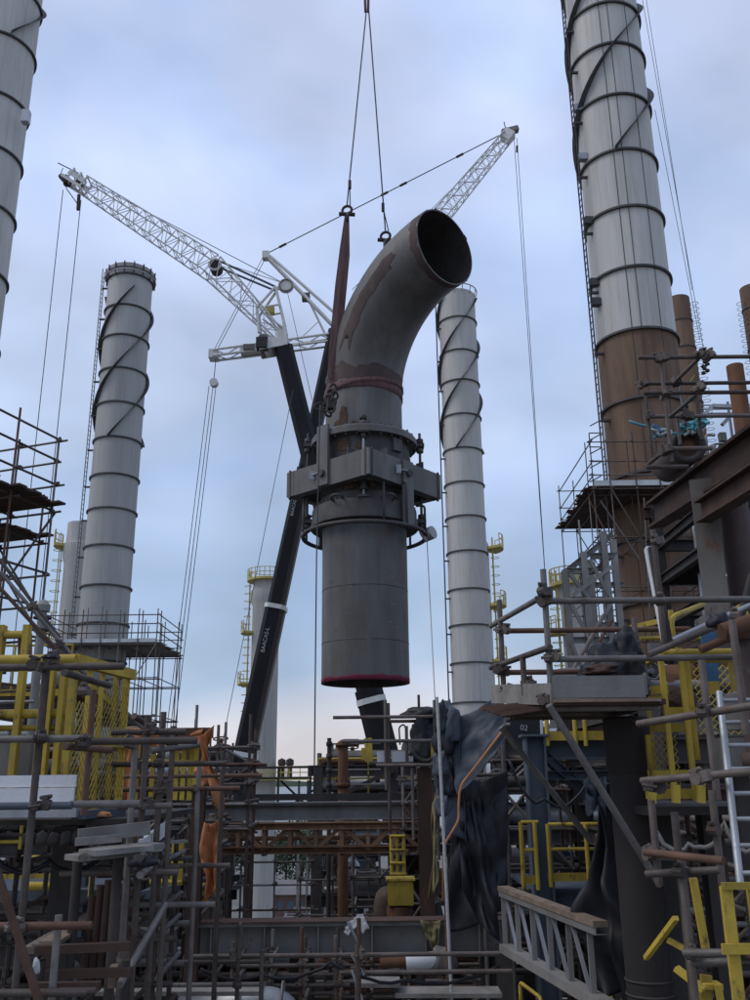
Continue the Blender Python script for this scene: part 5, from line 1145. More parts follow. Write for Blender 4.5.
tube(rp, 'shaft', (at(437, 700, 10.3).x, 10.3, zat(437, 697, 10.3)), (at(452, 1000, 10.3).x, 10.3, zat(452, 1010, 10.3)), .017, 'ropewhite', 8)
tube(rp, 'foot', (at(452, 1000, 10.3).x, 10.3, 0), (at(452, 1000, 10.3).x, 10.3, zat(452, 1005, 10.3)), .03, 'steeldark', 8)
# handwheel and small parts in the shade behind the sheet
hv_ = thing('valve', 'round valve handwheel in the shade of the dark sheet', 'valve', at(495, 780, 12.5))
valve(hv_, at(495, 781, 12.6), (1, 0, 0), .07, 'valvegrey', (0, -1, .1)); tube(hv_, 'pipe', at(470, 783, 12.6), at(545, 780, 12.6), .07, 'steeldark'); tube(hv_, 'pipe', at(478, 788, 12.7), (at(478, 788, 12.7).x, 12.7, 0), .07, 'steeldark')
# scaffold platform on the dark column
sp2 = thing('scaffold', 'scaffold platform with steel kick plates on top of the dark column', 'scaffold', at(590, 700, 7))
Yp = 6.8
zdeck = zat(580, 698, Yp)
HX(sp2, 547, 790, 600, Yp); HX(sp2, 548, 790, 658, Yp-.02); HX(sp2, 500, 690, 630, Yp+1.3); HX(sp2, 500, 610, 672, Yp+1.3)
XL = at(549, 640, Yp).x; tube(sp2, 'tube', (XL, Yp+.05, zat(549, 568, Yp)), (XL, Yp+.05, zat(549, 700, Yp)), TR, 'tube')
XL2 = at(501, 650, Yp+1.3).x; tube(sp2, 'tube', (XL2, Yp+1.25, zat(501, 601, Yp+1.3)), (XL2, Yp+1.25, zat(501, 690, Yp+1.3)), TR, 'tube')
for r1, r2_ in ((592, 626), (647, 668)): T(sp2, (550, r1, Yp-.06), (491, r2_, Yp+1.55))
V(sp2, 524, 680, Yp+.6, 655, 695); V(sp2, 636, 640, Yp+1.2, 618, 690)
for x, y, Y in ((549, 600, Yp), (549, 658, Yp), (501, 630, Yp+1.25), (501, 672, Yp+1.25), (525, 684, Yp+.6), (548, 592, Yp-.05), (502, 668, Yp+1.2), (504, 689, Yp+1.2), (549, 699, Yp)): C(sp2, x, y, Y, 1.05)
a, b = at(553, 690, Yp-.05), at(645, 690, Yp-.05); z_ = zat(600, 697, Yp)
bar(sp2, 'kick_plate', (a.x, Yp-.05, z_+.07), (b.x, Yp-.05, z_+.07), .02, .16, 'steelgrey', (0, 0, 1)); bar(sp2, 'kick_plate', (a.x-.01, Yp-.05, z_+.02), at(492, 694, Yp+1.5), .02, .16, 'woodgrey', (0, 0, 1)); bar(sp2, 'kick_plate', (b.x+.01, Yp-.05, z_+.09), (b.x+.3, Yp+1.6, z_+.07), .02, .16, 'steelgrey', (0, 0, 1))
bar(sp2, 'edge_angle', (a.x, Yp-.07, z_-.03), (b.x+.1, Yp-.07, z_-.03), .05, .025, 'wood')
for k in range(8):
    yy = Yp+.05+.225*k; bar(sp2, 'deck_board', (at(553-2*k, 700, Yp).x, yy, z_-.04), (at(650, 700, Yp).x+.1, yy, z_-.04), .21, .04, 'rustbeam')
for k in range(5): bar(sp2, 'deck_board', at(487+k*5, 709+k*1.5, Yp+1.0-.1*k), at(560+k*3, 702+k*.8, Yp+.6-.1*k), .2, .035, 'rustbeam')
HX(sp2, 555, 660, 708, Yp+.1, TR); HX(sp2, 510, 620, 713, Yp+.9, TR)
T(sp2, (549, 705, Yp-.05), (660, 885, Yp+.4), TR*1.15); T(sp2, (501, 727, Yp+1.2), (590, 840, Yp+1.6), TR*1.1)
bar(sp2, 'white_board', at(492, 694, Yp+1.5), at(513, 694, Yp+1.5), .02, .14, 'whitepanel')
# black bundle on the platform
bd = thing('bundle', 'black plastic bundle with brown rags heaped on the right scaffold platform', 'bundle', (at(612, 690, Yp+.6).x, Yp+.6, z_))
qb = at(612, 672, Yp+.6); lump(bd, 'black_plastic', (qb.x, Yp+.6, z_+.17), .26, .22, .28, 'blacktarp', 4); lump(bd, 'black_plastic', (qb.x+.14, Yp+.6, z_+.42), .1, .1, .18, 'blacktarp', 7); lump(bd, 'rag', (qb.x-.1, Yp+.45, z_+.24), .17, .09, .05, 'rustbeam', 6)
# dark column (rusted vertical duct)
dc = thing('duct_column', 'dark brown round duct standing under the right scaffold platform', 'column', (at(615, 720, 7.6).x, 7.6, 0))
x = at(629, 760, 7.6).x; revolve(dc, 'shell', x, 7.6, [(.17, 0), (.17, z_-.1), (.02, z_-.1)], 'ductdark', 40)
for row in (985, 1000): ring(dc, 'band', (x, 7.6, zat(640, row, 7.4)), (0, 0, 1), .173, .008, 'steeldark', 40)
revolve(dc, 'collar', x, 7.6, [(.17, z_-.55), (.185, z_-.5), (.185, z_-.12), (.17, z_-.1)], 'ductdark', 40)
# torn black sheet in front of the blue post
tarp('tarp', 'torn black sheet hanging left of the dark round duct', at(584, 776, 8.4), at(614, 778, 8.1), at(642, 1012, 7.9), at(600, 1012, 8.3), 'blacktarp', 24, 56, .17, 2, 13, hem=.8)
tarp('tarp', 'grey torn sheet flap at the top of the black sheet by the duct', at(584, 778, 8.2), at(606, 776, 8.2), at(606, 815, 8.1), at(586, 805, 8.1), 'bluetarp', 16, 20, .08, 2, 15)
tarp('tarp', 'small rust orange sheet scrap showing behind the torn black sheet', at(603, 812, 8.5), at(617, 818, 8.5), at(620, 850, 8.5), at(608, 835, 8.5), 'rust', 12, 14, .06, 2, 17)
# blue post and yellow hand rails
bp_ = thing('steel_bay', 'blue grey steel post and beams with yellow guard rails between the sheets', 'steel frame', at(538, 900, 12.5)); Yq = 12.5
x = at(535, 760, Yq).x; beam(bp_, 'post', (x, Yq, 0), (x, Yq, zat(535, 736, Yq)), .27, .27, 'bluesteel', 'I', (1, 0, 0)); block(bp_, 'cap_plate', (x, Yq, zat(535, 737, Yq)), .36, .36, .03, 'bluesteel')
for row, x1, x2 in ((748, 545, 700), (900, 520, 600), (775, 545, 640)): a, b = at(x1, row, Yq+.1), at(x2, row, Yq+.1); beam(bp_, 'beam', (a.x, Yq+.16, (a.z+b.z)/2), (b.x, Yq+.16, (a.z+b.z)/2), .2, .28 if row != 775 else .12, 'bluesteel')
beam(bp_, 'knee_brace', at(545, 756, Yq+.05), at(592, 800, Yq+.3), .12, .12, 'bluesteel')
for (x1, x2, rows, px) in ((521, 538, (822, 850, 880), (522, 536)), (548, 600, (824, 849, 877), (549, 587))):
    for k, row in enumerate(rows): 
        if k < 2: HX(bp_, x1, x2, row, Yq-.25, .022, 'yellow', 'rail')
        else: a, b = at(x1, row, Yq-.25), at(x2, row, Yq-.25); bar(bp_, 'toe_plate', (a.x, Yq-.25, (a.z+b.z)/2), (b.x, Yq-.25, (a.z+b.z)/2), .015, .1, 'yellow')
    for p_ in px: V(bp_, p_, 850, Yq-.27, rows[0], rows[2]+10, .028, 'yellow', 'post')
for row, x1, x2 in ((736, 545, 606), ): a, b = at(x1, row, Yq-.1), at(x2, row, Yq-.1); bar(bp_, 'toe_plate', (a.x, Yq-.1, a.z), (b.x, Yq-.1, a.z), .02, .12, 'yellow')
for p_, yt in ((547, 700), (575, 705), (585, 700)): V(bp_, p_, 730, Yq-.12, yt, 746, .03, 'yellow', 'post')
block(bp_, 'deck', (at(580, 890, 13.5).x, 13.6, zat(560, 893, 12.6)), 1.6, 2, .05, 'bluesteel')
wp = thing('sign_panel', 'black panel with white handwritten mark behind the scaffold platform', 'sign', at(524, 728, 13.2)); a = at(524, 735, 13.2)
block(wp, 'panel', (a.x, 13.2, zat(524, 742, 13.2)), .55, .05, .5, 'blacktarp'); bar(wp, 'white_edge', at(542, 742, 13.15), at(541, 712, 13.15), .035, .03, 'whitepanel')
text(wp, 'mark', '02', Matrix.Translation(at(524, 728, 13.16)) @ Matrix.Rotation(R(90), 4, 'X') @ Matrix.Rotation(R(-8), 4, 'Z'), .11, 'ropewhite'); bar(wp, 'bracket', at(536, 738, 13.25), at(536, 760, 13.25), .1, .05, 'steeldark')
# inclined light truss (stair stringer frame)
lt = thing('truss', 'pale steel truss with timber top slanting down to the right at lower right', 'truss', at(550, 940, 9))
A1, B1 = at(503, 893, 10.6), at(601, 931, 7.8); A2, B2 = at(494, 948, 10.6), at(588, 1006, 7.8)
A2.x, B2.x = A1.x+.0, B1.x+.0; A2.y, B2.y = A1.y, B1.y
bar(lt, 'timber_cap', A1+Vector((0, 0, .05)), B1+Vector((0, 0, .05)), .12, .045, 'wood'); beam(lt, 'chord', A1, B1, .1, .06, 'steelgrey', 'L'); beam(lt, 'chord', A2, B2, .14, .08, 'steelgrey', 'U'); bar(lt, 'bottom_timber', A2-Vector((0, .09, 0)), B2-Vector((0, .09, 0)), .08, .04, 'wood')
for k in range(6):
    t0_ = k/5.5; t1_ = min(1, (k+.85)/5.5); beam(lt, 'post', A2.lerp(B2, t0_), A1.lerp(B1, t0_), .045, .035, 'steelgrey', 'U'); 
    if k < 5: bar(lt, 'diagonal', A1.lerp(B1, t0_+.02)-Vector((0, .05, 0)), A2.lerp(B2, t1_)-Vector((0, .05, 0)), .032, .02, 'galv')
for q in (A2, B2): beam(lt, 'leg', (q.x, q.y+.2, 0), (q.x, q.y+.2, q.z), .16, .16, 'steeldark')
sr = thing('guard_rail', 'small yellow rail under the pale slanting truss', 'railing', at(525, 985, 10)); sweep(sr, 'rail', pipe_path([at(521, 1010, 9.8), at(520, 982, 9.8), at(541, 998, 9.2), at(541, 1020, 9.2)], .06), .018, 'yellow', 8); bar(sr, 'post', at(603, 1000, 8.6), at(612, 1000, 8.6), .05, .06, 'yellow'); tube(sr, 'leg', at(521, 1008, 9.8), (at(521, 1008, 9.8).x, 9.8, 0), .018, 'yellow')

# yellow cage at the right
yc = thing('caged_platform', 'yellow caged platform with mesh panels at the right', 'platform', at(690, 800, 7)); Yc = 7.
for px, yt, yb, Y, w_ in ((665, 650, 800, Yc, .036), (685, 648, 800, Yc, .036), (691, 655, 760, Yc+.3, .035), (672, 612, 660, Yc+.9, .035), (680, 610, 655, Yc+1.0, .035), (648, 655, 800, Yc+1.1, .03), (644, 735, 798, Yc+.4, .035), (735, 655, 720, Yc+.4, .03)):
    X = at(px, 700, Y).x; bar(yc, 'post', (X, Y, zat(px, yb, Y)), (X, Y, zat(px, yt, Y)), w_, w_*1.1, 'yellow')
HX(yc, 662, 752, 653, Yc, .035, 'yellow', 'rail'); HX(yc, 690, 752, 659, Yc+.3, .03, 'yellow', 'rail'); HX(yc, 640, 712, 638, Yc+2., .02, 'yellow', 'rail')
bar(yc, 'rail', at(664, 652, Yc), at(644, 663, Yc+1.1), .06, .06, 'yellow'); sweep(yc, 'rail', pipe_path([at(673, 655, Yc+.9), at(671, 617, Yc+.9), at(704, 604, Yc+1.4)], .1), .024, 'yellow', 8); bar(yc, 'rail', at(630, 628, Yc+2), at(665, 620, Yc+1.8), .04, .05, 'yellow')
for row, x1, x2, Y in ((712, 664, 700, Yc+.2), (728, 642, 695, Yc+.6), (775, 648, 690, Yc+.4), (794, 646, 705, Yc+.1), (690, 650, 668, Yc+.6), (700, 650, 668, Yc+.6)): a, b = at(x1, row, Y), at(x2, row, Y); bar(yc, 'rail', (a.x, Y, a.z), (b.x, Y, a.z), .03, .07, 'yellow')
for x1, x2, y1, y2, Y in ((646, 676, 792, 735, Yc+.9), (700, 745, 735, 665, Yc+.8)): a, b = at(x1, y1, Y), at(x2, y2, Y); mesh_panel(yc, (a.x, Y, a.z), (b.x-a.x, 0, 0), (0, 0, b.z-a.z), .06)
for px, yt, yb in ((676, 785, 803), (701, 782, 803), (652, 785, 803)): bar(yc, 'foot_post', at(px, yb, Yc-.1), at(px, yt, Yc-.1), .05, .05, 'yellow')
block(yc, 'deck', (at(690, 810, 7.8).x, 7.9, zat(690, 815, 7.1)), 1.1, 1.7, .06, 'steeldark')
for px in (668, 720): x = at(px, 840, 7.4).x; beam(yc, 'column', (x, 7.6, 0), (x, 7.6, zat(px, 812, 7.4)), .16, .16, 'steeldark')
bar(yc, 'yellow_valve', at(709, 688, Yc+.3), at(718, 688, Yc+.3), .06, .1, 'yellow'); bar(yc, 'blue_sheet', at(712, 690, Yc+.6), at(708, 632, Yc+.6), .12, .02, 'bluevalve')
lump(yc, 'dark_bag', at(681, 702, Yc+.6), .12, .1, .11, 'rustbeam', 4)
# near scaffold tubes at right
rs = thing('scaffold', 'near scaffold tubes and standards crossing the yellow cage at right', 'scaffold', at(700, 740, 5.6))
T(rs, (638, 724, 6.2), (770, 703, 5.4)); T(rs, (642, 781, 6.2), (770, 770, 5.4)); T(rs, (645, 852, 6.1), (724, 861, 5.6)); T(rs, (644, 857, 6.3), (700, 858, 6.1), .019); T(rs, (646, 874, 6.2), (720, 870, 5.9)); T(rs, (684, 953, 5.9), (730, 953, 5.7)); T(rs, (690, 963, 6.0), (730, 962, 5.9))
for px, py, Y, yt, yb in ((654, 830, 6.3, 800, 885), (676, 830, 6.2, 812, 1020), (683, 880, 6.0, 860, 1050), (706, 700, 6.2, 660, 800), (716, 830, 6.2, 790, 960), (660, 600, 7.2, 530, 654), (742, 700, 5.8, 620, 735)): V(rs, px, py, Y, yt, yb, TR*1.05)
for x, y, Y in ((706, 710, 5.75), (706, 776, 5.75), (654, 852, 6.2), (682, 873, 6.0), (716, 829, 6.2), (690, 953, 5.9), (660, 600, 6.9), (660, 540, 7.2), (650, 786, 6.15), (735, 620, 6.5)): C(rs, x, y, Y, 1.1)
bar(rs, 'steel_strut', at(649, 548, 7.5), at(668, 648, 7.3), .07, .07, 'whitepanel'); bar(rs, 'steel_strut', at(651, 548, 7.45), at(670, 648, 7.2), .05, .05, 'steeldark')
T(rs, (648, 655, 6.6), (736, 618, 6.9)); T(rs, (672, 640, 7.2), (750, 605, 7.4), .02, 'galv'); T(rs, (700, 650, 6.4), (748, 630, 6.4), .03, 'rust'); T(rs, (722, 632, 6.2), (752, 622, 6.2), .06, 'rust')
lump(rs, 'black_clamp', at(719, 622, 6.4), .08, .08, .07, 'blacktarp', 2, 3)
# red brown riser and grey fittings
rr2 = thing('riser_pipe', 'dark red riser pipe at the right edge', 'pipe', at(748, 720, 6.6)); x = at(748, 680, 6.6).x; tube(rr2, 'pipe', (x, 6.6, 0), (x, 6.6, zat(748, 632, 6.6)), .075, 'primer', 16); flange(rr2, (x, 6.6, zat(748, 634, 6.6)), (0, 0, 1), .075, 'primer'); flange(rr2, (x, 6.6, zat(748, 760, 6.6)), (0, 0, 1), .075, 'primer')
gc = thing('cylinder_actuator', 'grey actuator cylinder and box behind the aluminium ladder', 'actuator', at(738, 760, 6.9)); x = at(736, 710, 6.9).x
revolve(gc, 'cylinder', x, 6.9, [(.01, zat(736, 692, 6.9)), (.07, zat(736, 694, 6.9)), (.085, zat(736, 700, 6.9)), (.085, zat(736, 730, 6.9)), (.01, zat(736, 730, 6.9))], 'steelgrey', 18); block(gc, 'box', (x-.02, 6.95, zat(736, 772, 6.9)), .3, .25, .24, 'steelgrey'); bar(gc, 'bracket', (x, 7, 0), (x, 7, zat(736, 770, 6.9)), .1, .1, 'steeldark')
# aluminium ladder
al = thing('ladder', 'bare aluminium ladder at the right edge', 'ladder', at(742, 880, 5.2))
la, lb_ = at(719, 692, 6.0), at(741, 890, 5.5); ra, rb = at(752, 700, 6.0), at(770, 890, 5.5)
ra, rb = la+Vector((.36, -.05, 0)), lb_+Vector((.36, -.05, 0))
tube(al, 'stile', la, lb_, .022, 'galv'); tube(al, 'stile', ra, rb, .022, 'galv')
for k in range(8): t_ = (k+.4)/8; tube(al, 'rung', la.lerp(lb_, t_), ra.lerp(rb, t_), .014, 'galv', 8)
# lower right yellow stands
ys = thing('guard_rail', 'yellow angle guard rail in the lower right corner', 'railing', at(738, 960, 5.2)); Yr = 5.2
for px, w_ in ((733, .06), (760, .06)): bar(ys, 'post', (at(px, 950, Yr).x, Yr, zat(px, 1060, Yr)), (at(px, 950, Yr).x, Yr, zat(px, 886, Yr)), w_, .03, 'yellow')
for row in (886, 949): a, b = at(722, row, Yr-.03), at(775, row, Yr-.03); bar(ys, 'rail', (a.x, Yr-.03, a.z), (b.x, Yr-.03, a.z), .02, .035 if row == 886 else .05, 'yellow')
yd = thing('brace_frame', 'yellow angle braces lying against the dark round duct', 'braces', at(680, 950, 6.4))
for a, b, w_ in (((693, 878, 6.6), (706, 950, 6.6), .05), ((676, 918, 6.4), (646, 958, 6.9), .035), ((668, 940, 6.6), (690, 952, 6.5), .035), ((676, 968, 6.4), (704, 990, 6.3), .07), ((706, 975, 6.4), (706, 1010, 6.4), .07), ((697, 985, 6.4), (720, 985, 6.4), .12), ((718, 985, 6.3), (722, 1010, 6.3), .04)): bar(yd, 'brace', at(*a), at(*b), w_, .03, 'yellow')
x = at(706, 1000, 6.45).x; bar(yd, 'leg', (x, 6.45, 0), (x, 6.45, zat(706, 990, 6.45)), .07, .05, 'yellow')

# ================================================================== right, upper
bg_ = thing('girder', 'brown rusty girder on a grey column at upper right', 'girder', at(710, 600, 13)); YG = 12.5
a, b = at(655, 515, 16.5), at(765, 440, 10.8); b.z = a.z+ (b.z-a.z)*1.0
beam(bg_, 'girder', a, b, .3, .5, 'rustbeam'); 
a2, b2 = at(702, 512, 13.0), at(765, 472, 10.8); beam(bg_, 'girder', a2, b2, .24, .34, 'rustbeam')
x = at(709, 540, 13.2).x; beam(bg_, 'column', (x, 13.2, 0), (x, 13.2, zat(709, 482, 13.2)), .36, .36, 'claddingdull', 'I', (.4, 1, 0)); x = at(740, 560, 13.4).x; tube(bg_, 'round_post', (x, 13.4, 0), (x, 13.4, zat(740, 475, 13.4)), .22, 'primer', 20)
T(bg_, (735, 640, 12), (752, 575, 12), .05, 'steeldark', 'brace'); q = at(740, 620, 12.6); lump(bg_, 'yellow_cover', q, .14, .1, .2, 'yellow', 3, 3)
lf = thing('light_fitting', 'lit white strip light under the upper right deck', 'lamp', at(733, 575, 16)); block(lf, 'tube', at(733, 575.5, 16), .22, .08, .04, 'lamp'); tube(lf, 'hanger', at(733, 574, 16), (at(733, 574, 16).x, 16, zat(733, 500, 16)), .012, 'steeldark', 6)
rd = thing('pipe_end', 'short dark pipe with open end lying on the brown girder', 'pipe', at(690, 455, 15)); a, b = at(668, 468, 16.0), at(688, 446, 13.2); tube(rd, 'pipe', a, b, .27, 'rustbeam', 24); ring(rd, 'rim', b, (b-a), .22, .06, 'steeldark'); tube(rd, 'core', b-(b-a).normalized()*.01, b+(b-a).normalized()*.02, .09, 'rust', 14)
rv_ = thing('rust_pipe', 'short rusty brown vertical pipe above the girder at the right edge', 'pipe', at(738, 405, 15)); x = at(738, 390, 15).x
revolve(rv_, 'shell', x, 15, [(.15, zat(738, 450, 15)), (.15, zat(738, 366, 15)), (.13, zat(738, 366, 15)), (.13, zat(738, 375, 15)), (.01, zat(738, 375, 15))], 'rust', 24); revolve(rv_, 'base_flange', x, 15, [(.14, zat(738, 452, 15)), (.24, zat(738, 452, 15)), (.24, zat(738, 448, 15)), (.14, zat(738, 448, 15))], 'rust', 24)
us = thing('scaffold', 'scaffold tube outriggers projecting left from the brown girder at upper right', 'scaffold', at(700, 460, 11)); Yu = 11.
for row, x1, Y in ((357, 638, Yu), (383, 640, Yu+.8), (392.5, 644, Yu), (416, 645, Yu+.8)): HX(us, x1, 780, row, Y, .028)
HX(us, 668, 712, 448.5, Yu, .03); HX(us, 646, 688, 467, Yu+.2, .03)
for px, yt, yb, Y in ((665, 360, 462, Yu+.05), (646, 394, 460, Yu+.85), (697, 384, 440, Yu+.85), (675, 415, 445, Yu+.9), (682, 380, 425, Yu+1.)): V(us, px, 400, Y, yt, yb, .026)
for a, b in (((699, 358, Yu), (674, 383, Yu+.8)), ((697, 394, Yu), (670, 417, Yu+.8)), ((667, 449, Yu), (646, 466, Yu+.5))): T(us, a, b, .028)
for x, y, Y in ((665, 357, Yu), (698, 355, Yu), (706, 358, Yu), (665, 393, Yu), (645, 383, Yu+.8), (697, 390, Yu), (675, 381, Yu+.8), (648, 416, Yu+.8), (690, 416, Yu+.8), (668, 449, Yu)): C(us, x, y, Y, 1.5)
for k in range(6): lump(us, 'hanging_tackle', at(705+math.sin(k*2)*2.5, 362+k*2.2, Yu-.05), .03, .03, .03, 'steeldark', k, 2)
bar(us, 'yellow_strip', at(688, 384, 12), at(694, 376, 12), .06, .02, 'yellow')
# teal rope tangle
tr_ = thing('rope_tangle', 'tangled teal ropes on the scaffold round the tall chimney', 'rope', at(680, 430, 13)); rn = random.Random(9)
for k in range(14):
    cx, cy = (690+rn.uniform(-8, 14), 424+rn.uniform(-5, 8)) if k < 9 else (660+rn.uniform(-6, 8), 432+rn.uniform(-4, 5))
    pts = [at(cx+rn.uniform(-7, 7), cy+rn.uniform(-5, 6), 13+rn.uniform(-.1, .1)) for _ in range(7)]; sweep(tr_, 'rope', pipe_path(pts, .15, 4), .022, rn.choice(['ropeteal', 'ropeteal', 'bluevalve', 'ropewhite']), 6)
sweep(tr_, 'rope', pipe_path([at(629, 421, 13), at(640, 425, 13), at(652, 427, 13), at(664, 433, 13), at(685, 434, 13)], .2), .02, 'ropeteal', 6)
gr_ = thing('grating_walkway', 'grey handrail frame of a far walkway behind the rusty vertical pipe', 'walkway', at(720, 420, 24)); z_ = zat(720, 425, 24)
for row in (405, 409, 413, 417): HX(gr_, 700, 770, row, 24, .02, 'steelgrey', 'rail')
for a, b in (((695, 425), (712, 406)), ((712, 406), (770, 408)), ((722, 425), (740, 406))): bar(gr_, 'frame', at(a[0], a[1], 23), at(b[0], b[1], 23), .1, .1, 'galv')
for px in (700, 730, 760): V(gr_, px, 420, 24, 402, 460, .04, 'steelgrey', 'post')
# scaffold round the tall chimney
xa, xb = at(592, 500, 33).x, at(700, 500, 33).x; w = xb-xa; zD = zat(640, 492, 33)
sc_ = scaffold('scaffold', 'scaffold deck wrapped round the rusty part of the tall chimney', (xa, 32.6, 0), 0, [0, w*.16, w*.4, w*.62, w*.85, w], [0, .8, 6.2], [zD, zD-1.9, zD-3.8, zD-5.7], decks=(zD,), rails=(zD+.55, zD+1.1, zD+1.9), z0=zD-7.0, ztop=zD+2.2, seed=41, cp=True, boards='rustbeam', toe='whitepanel')
for a, b in (((588, 497, 33), (612, 545, 33.2)), ((611, 488, 32.5), (645, 545, 32.5)), ((600, 500, 33), (640, 560, 32.7))): T(sc_, a, b, .03, 'tube', 'brace')
for i in range(9): T(sc_, (590-(i % 2)*1, 482-i*7, 33.2), (601+(i % 2), 476-i*7+(i % 2)*6, 33.2), .024, 'tube', 'brace')
for px in (644, 659): T(sc_, (px, 498, 32.3), (px+6, 620, 32.3), .03, 'tube', 'ladder_stile')
for k in range(10): T(sc_, (644+k*.5, 505+k*11, 32.3), (659+k*.5, 505+k*11, 32.3), .022, 'tube', 'ladder_rung')
for px in (600, 690): V(sc_, px, 560, 33, 540, 800, .03, 'tube', 'standard')
# grey steel tower left of the rusty chimney
st = thing('steel_tower', 'grey braced steel tower left of the rusty chimney base', 'tower', at(600, 640, 28)); Yt = 28.
cols = {}
for nm, px, yt, Y in (('a', 570, 570, Yt), ('b', 590, 552, Yt), ('c', 612, 532, Yt), ('d', 596, 560, Yt+3), ('e', 622, 540, Yt+3)):
    x = at(px, 640, Y).x; zt_ = zat(px, yt, Y); cols[nm] = (x, Y, zt_); beam(st, 'column', (x, Y, 0), (x, Y, zt_), .2, .2, 'steelgrey')
beam(st, 'sloping_beam', at(567, 571, Yt), at(613, 534, Yt), .14, .18, 'steelgrey')
for row, x1, x2, Y in ((571, 568, 592, Yt), (556, 590, 614, Yt), (600, 569, 612, Yt), (640, 569, 612, Yt), (690, 569, 614, Yt), (585, 594, 624, Yt+3), (625, 594, 624, Yt+3)): a, b = at(x1, row, Y), at(x2, row, Y); beam(st, 'beam', (a.x, Y, a.z), (b.x, Y, a.z), .14, .18, 'steelgrey')
for a, b in (((570, 574), (590, 600)), ((572, 596), (613, 566)), ((590, 560), (612, 600)), ((570, 602), (590, 640)), ((590, 640), (612, 602)), ((571, 690), (612, 642)), ((571, 642), (590, 690)), ((570, 700), (610, 760)), ((592, 690), (570, 760))): beam(st, 'brace', at(a[0], a[1], Yt-.1), at(b[0], b[1], Yt-.1), .11, .11, 'steelgrey', 'L')
for k in range(8): bar(st, 'stair_tread', at(592+k*2.2, 574-k*2.4, Yt+1), at(599+k*2.2, 570-k*2.4, Yt+1.6), .2, .04, 'steeldark')
for a, b in (((556, 700), (604, 615)), ((565, 700), (612, 620))): T(st, (a[0], a[1], Yt-3), (b[0], b[1], Yt-1), .06, 'tube', 'sloping_tube')
V(st, 582, 560, Yt, 520, 556, .03, 'steelgrey', 'antenna')

# ------------------------------------------------------------------ more scaffold and loose lines
q = at(14, 900, 8.6); scaffold('scaffold', 'dark inner scaffold in the bay under the yellow platform at left', (q.x, 8.6, 0), .05, [0, .45, .9, 1.25], [0, .9], [zat(80, p, 8.6) for p in (1030, 985, 940, 915, 868)], z0=12, ztop=zat(80, 850, 8.6), seed=51)
q = at(640, 880, 8.6); scaffold('scaffold', 'dark inner scaffold behind the yellow braces at lower right', (q.x, 8.7, 0), -.05, [0, .5, 1.0, 1.4], [0, .9], [zat(690, p, 8.6) for p in (1030, 975, 925, 880, 842)], z0=12, ztop=zat(690, 825, 8.6), seed=52)
q = at(232, 980, 11.6); scaffold('scaffold', 'close scaffold grid under the grey girder left of the silver bend', (q.x, 11.6, 0), 0, [0, .4, .8, 1.2], [0, .6], [zat(270, p, 11.6) for p in (1040, 1005, 985, 965)], z0=10, ztop=zat(270, 958, 11.6), seed=53, braces=False)
q = at(352, 900, 21); scaffold('scaffold', 'thin scaffold behind the yellow ladder gate', (q.x, 21.5, 0), 0, [0, .6, 1.2, 1.7], [0, 1.2], [zat(380, p, 21) for p in (1000, 950, 910, 880, 850)], z0=0, ztop=zat(380, 835, 21), seed=55)
rl = random.Random(77)
def hose(label, pts, r, mat, sag=.25):
    P = [at(*p) for p in pts]; o = []
    for a, c in zip(P[:-1], P[1:]):
        for k in range(8): t = k/8; o.append(a.lerp(c, t)-Vector((0, 0, sag*4*t*(1-t)))+Vector((rl.uniform(-.01, .01), 0, rl.uniform(-.01, .01))))
    o.append(P[-1]); ob = sweep(None, 'hose', o, r, mat, 8); tag(ob, label, 'hose'); return ob
hose('black hose sagging under the white kick boards at left', [(-10, 850, 7.3), (50, 862, 7.4), (112, 846, 7.6), (140, 880, 7.8)], .018, 'blacktarp', .12)
hose('black cable hanging across the dark bay left of the round duct', [(508, 760, 9), (545, 800, 9), (590, 775, 9)], .014, 'blacktarp', .15)
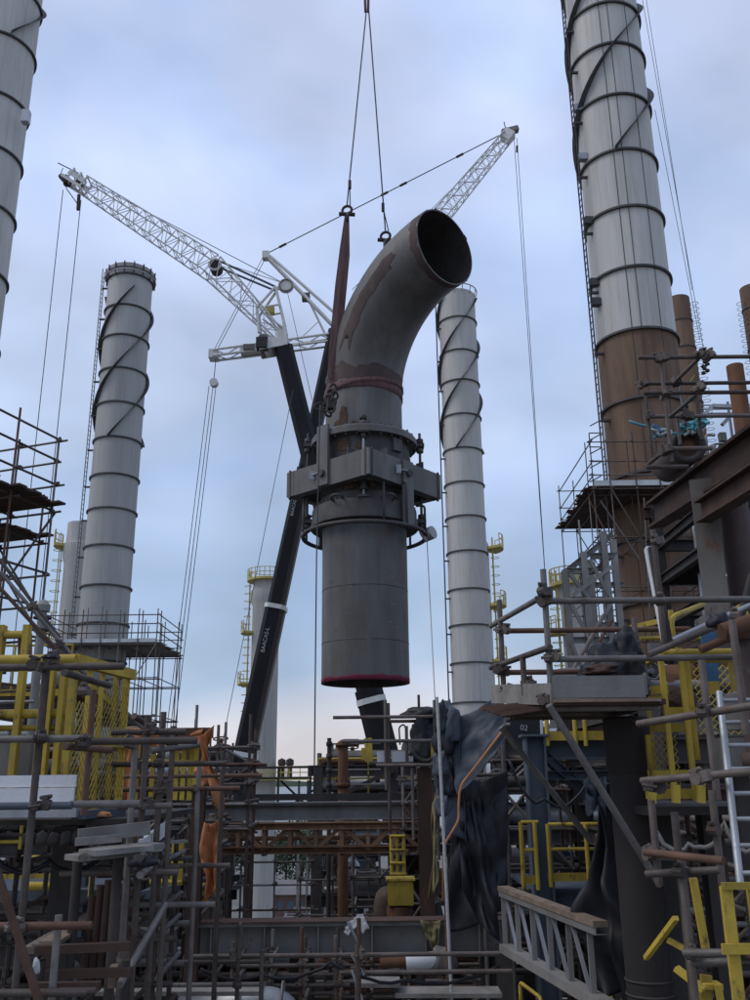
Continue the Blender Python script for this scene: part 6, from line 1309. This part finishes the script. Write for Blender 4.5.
hose('grey hose draped over tubes below the yellow cage at right', [(655, 830, 6.9), (690, 845, 6.8), (725, 822, 6.7), (752, 850, 6.6)], .016, 'steelgrey', .08)
hose('black cable running along the low scaffold at bottom centre', [(200, 968, 10), (262, 975, 10), (330, 962, 10), (410, 980, 10), (500, 965, 10)], .016, 'blacktarp', .08)

q = at(62, 880, 12.6); scaffold('scaffold', 'fine scaffold lattice behind the standards at lower left', (q.x, 12.6, 0), .04, [0, .4, .8, 1.2, 1.6, 1.95], [0, .7], [zat(120, p, 12.6) for p in (1010, 985, 962, 935, 905, 880, 850, 822)], z0=10, ztop=zat(120, 812, 12.6), seed=61)
q = at(330, 980, 13.2); scaffold('scaffold', 'fine scaffold lattice under the grey girder at right', (q.x, 13.3, 0), 0, [0, .5, 1.0, 1.5, 2.0, 2.4], [0, .6], [zat(400, p, 13.2) for p in (1015, 998, 982, 966)], z0=10, ztop=zat(400, 955, 13.2), seed=62)
q = at(508, 880, 14.2); scaffold('scaffold', 'fine scaffold lattice behind the blue post', (q.x, 14.4, 0), 0, [0, .5, 1.0, 1.5], [0, .7], [zat(550, p, 14.2) for p in (1010, 960, 915, 870, 830, 790, 760)], z0=10, ztop=zat(550, 750, 14.2), seed=63)
q = at(405, 880, 17.2); scaffold('scaffold', 'fine scaffold lattice right of the yellow ladder gate', (q.x, 17.4, 0), 0, [0, .3, .55], [0, .6], [zat(415, p, 17.2) for p in (960, 930, 905, 880, 855, 830, 805, 780)], z0=0, ztop=zat(415, 770, 17.2), seed=64)
q = at(655, 880, 9.8); scaffold('scaffold', 'fine scaffold lattice behind the ladder at far right', (q.x, 9.9, 0), 0, [0, .35, .7, 1.1], [0, .5], [zat(700, p, 9.8) for p in (1010, 975, 945, 910, 880, 845, 820)], z0=10, ztop=zat(700, 812, 9.8), seed=65)
q = at(118, 780, 14.5); scaffold('scaffold', 'fine scaffold rails behind the orange sheet', (q.x, 14.6, 0), 0, [0, .5, 1.0, 1.5, 2.0], [0, .7], [zat(170, p, 14.5) for p in (830, 805, 785, 765, 748)], z0=0, ztop=zat(170, 735, 14.5), seed=66)
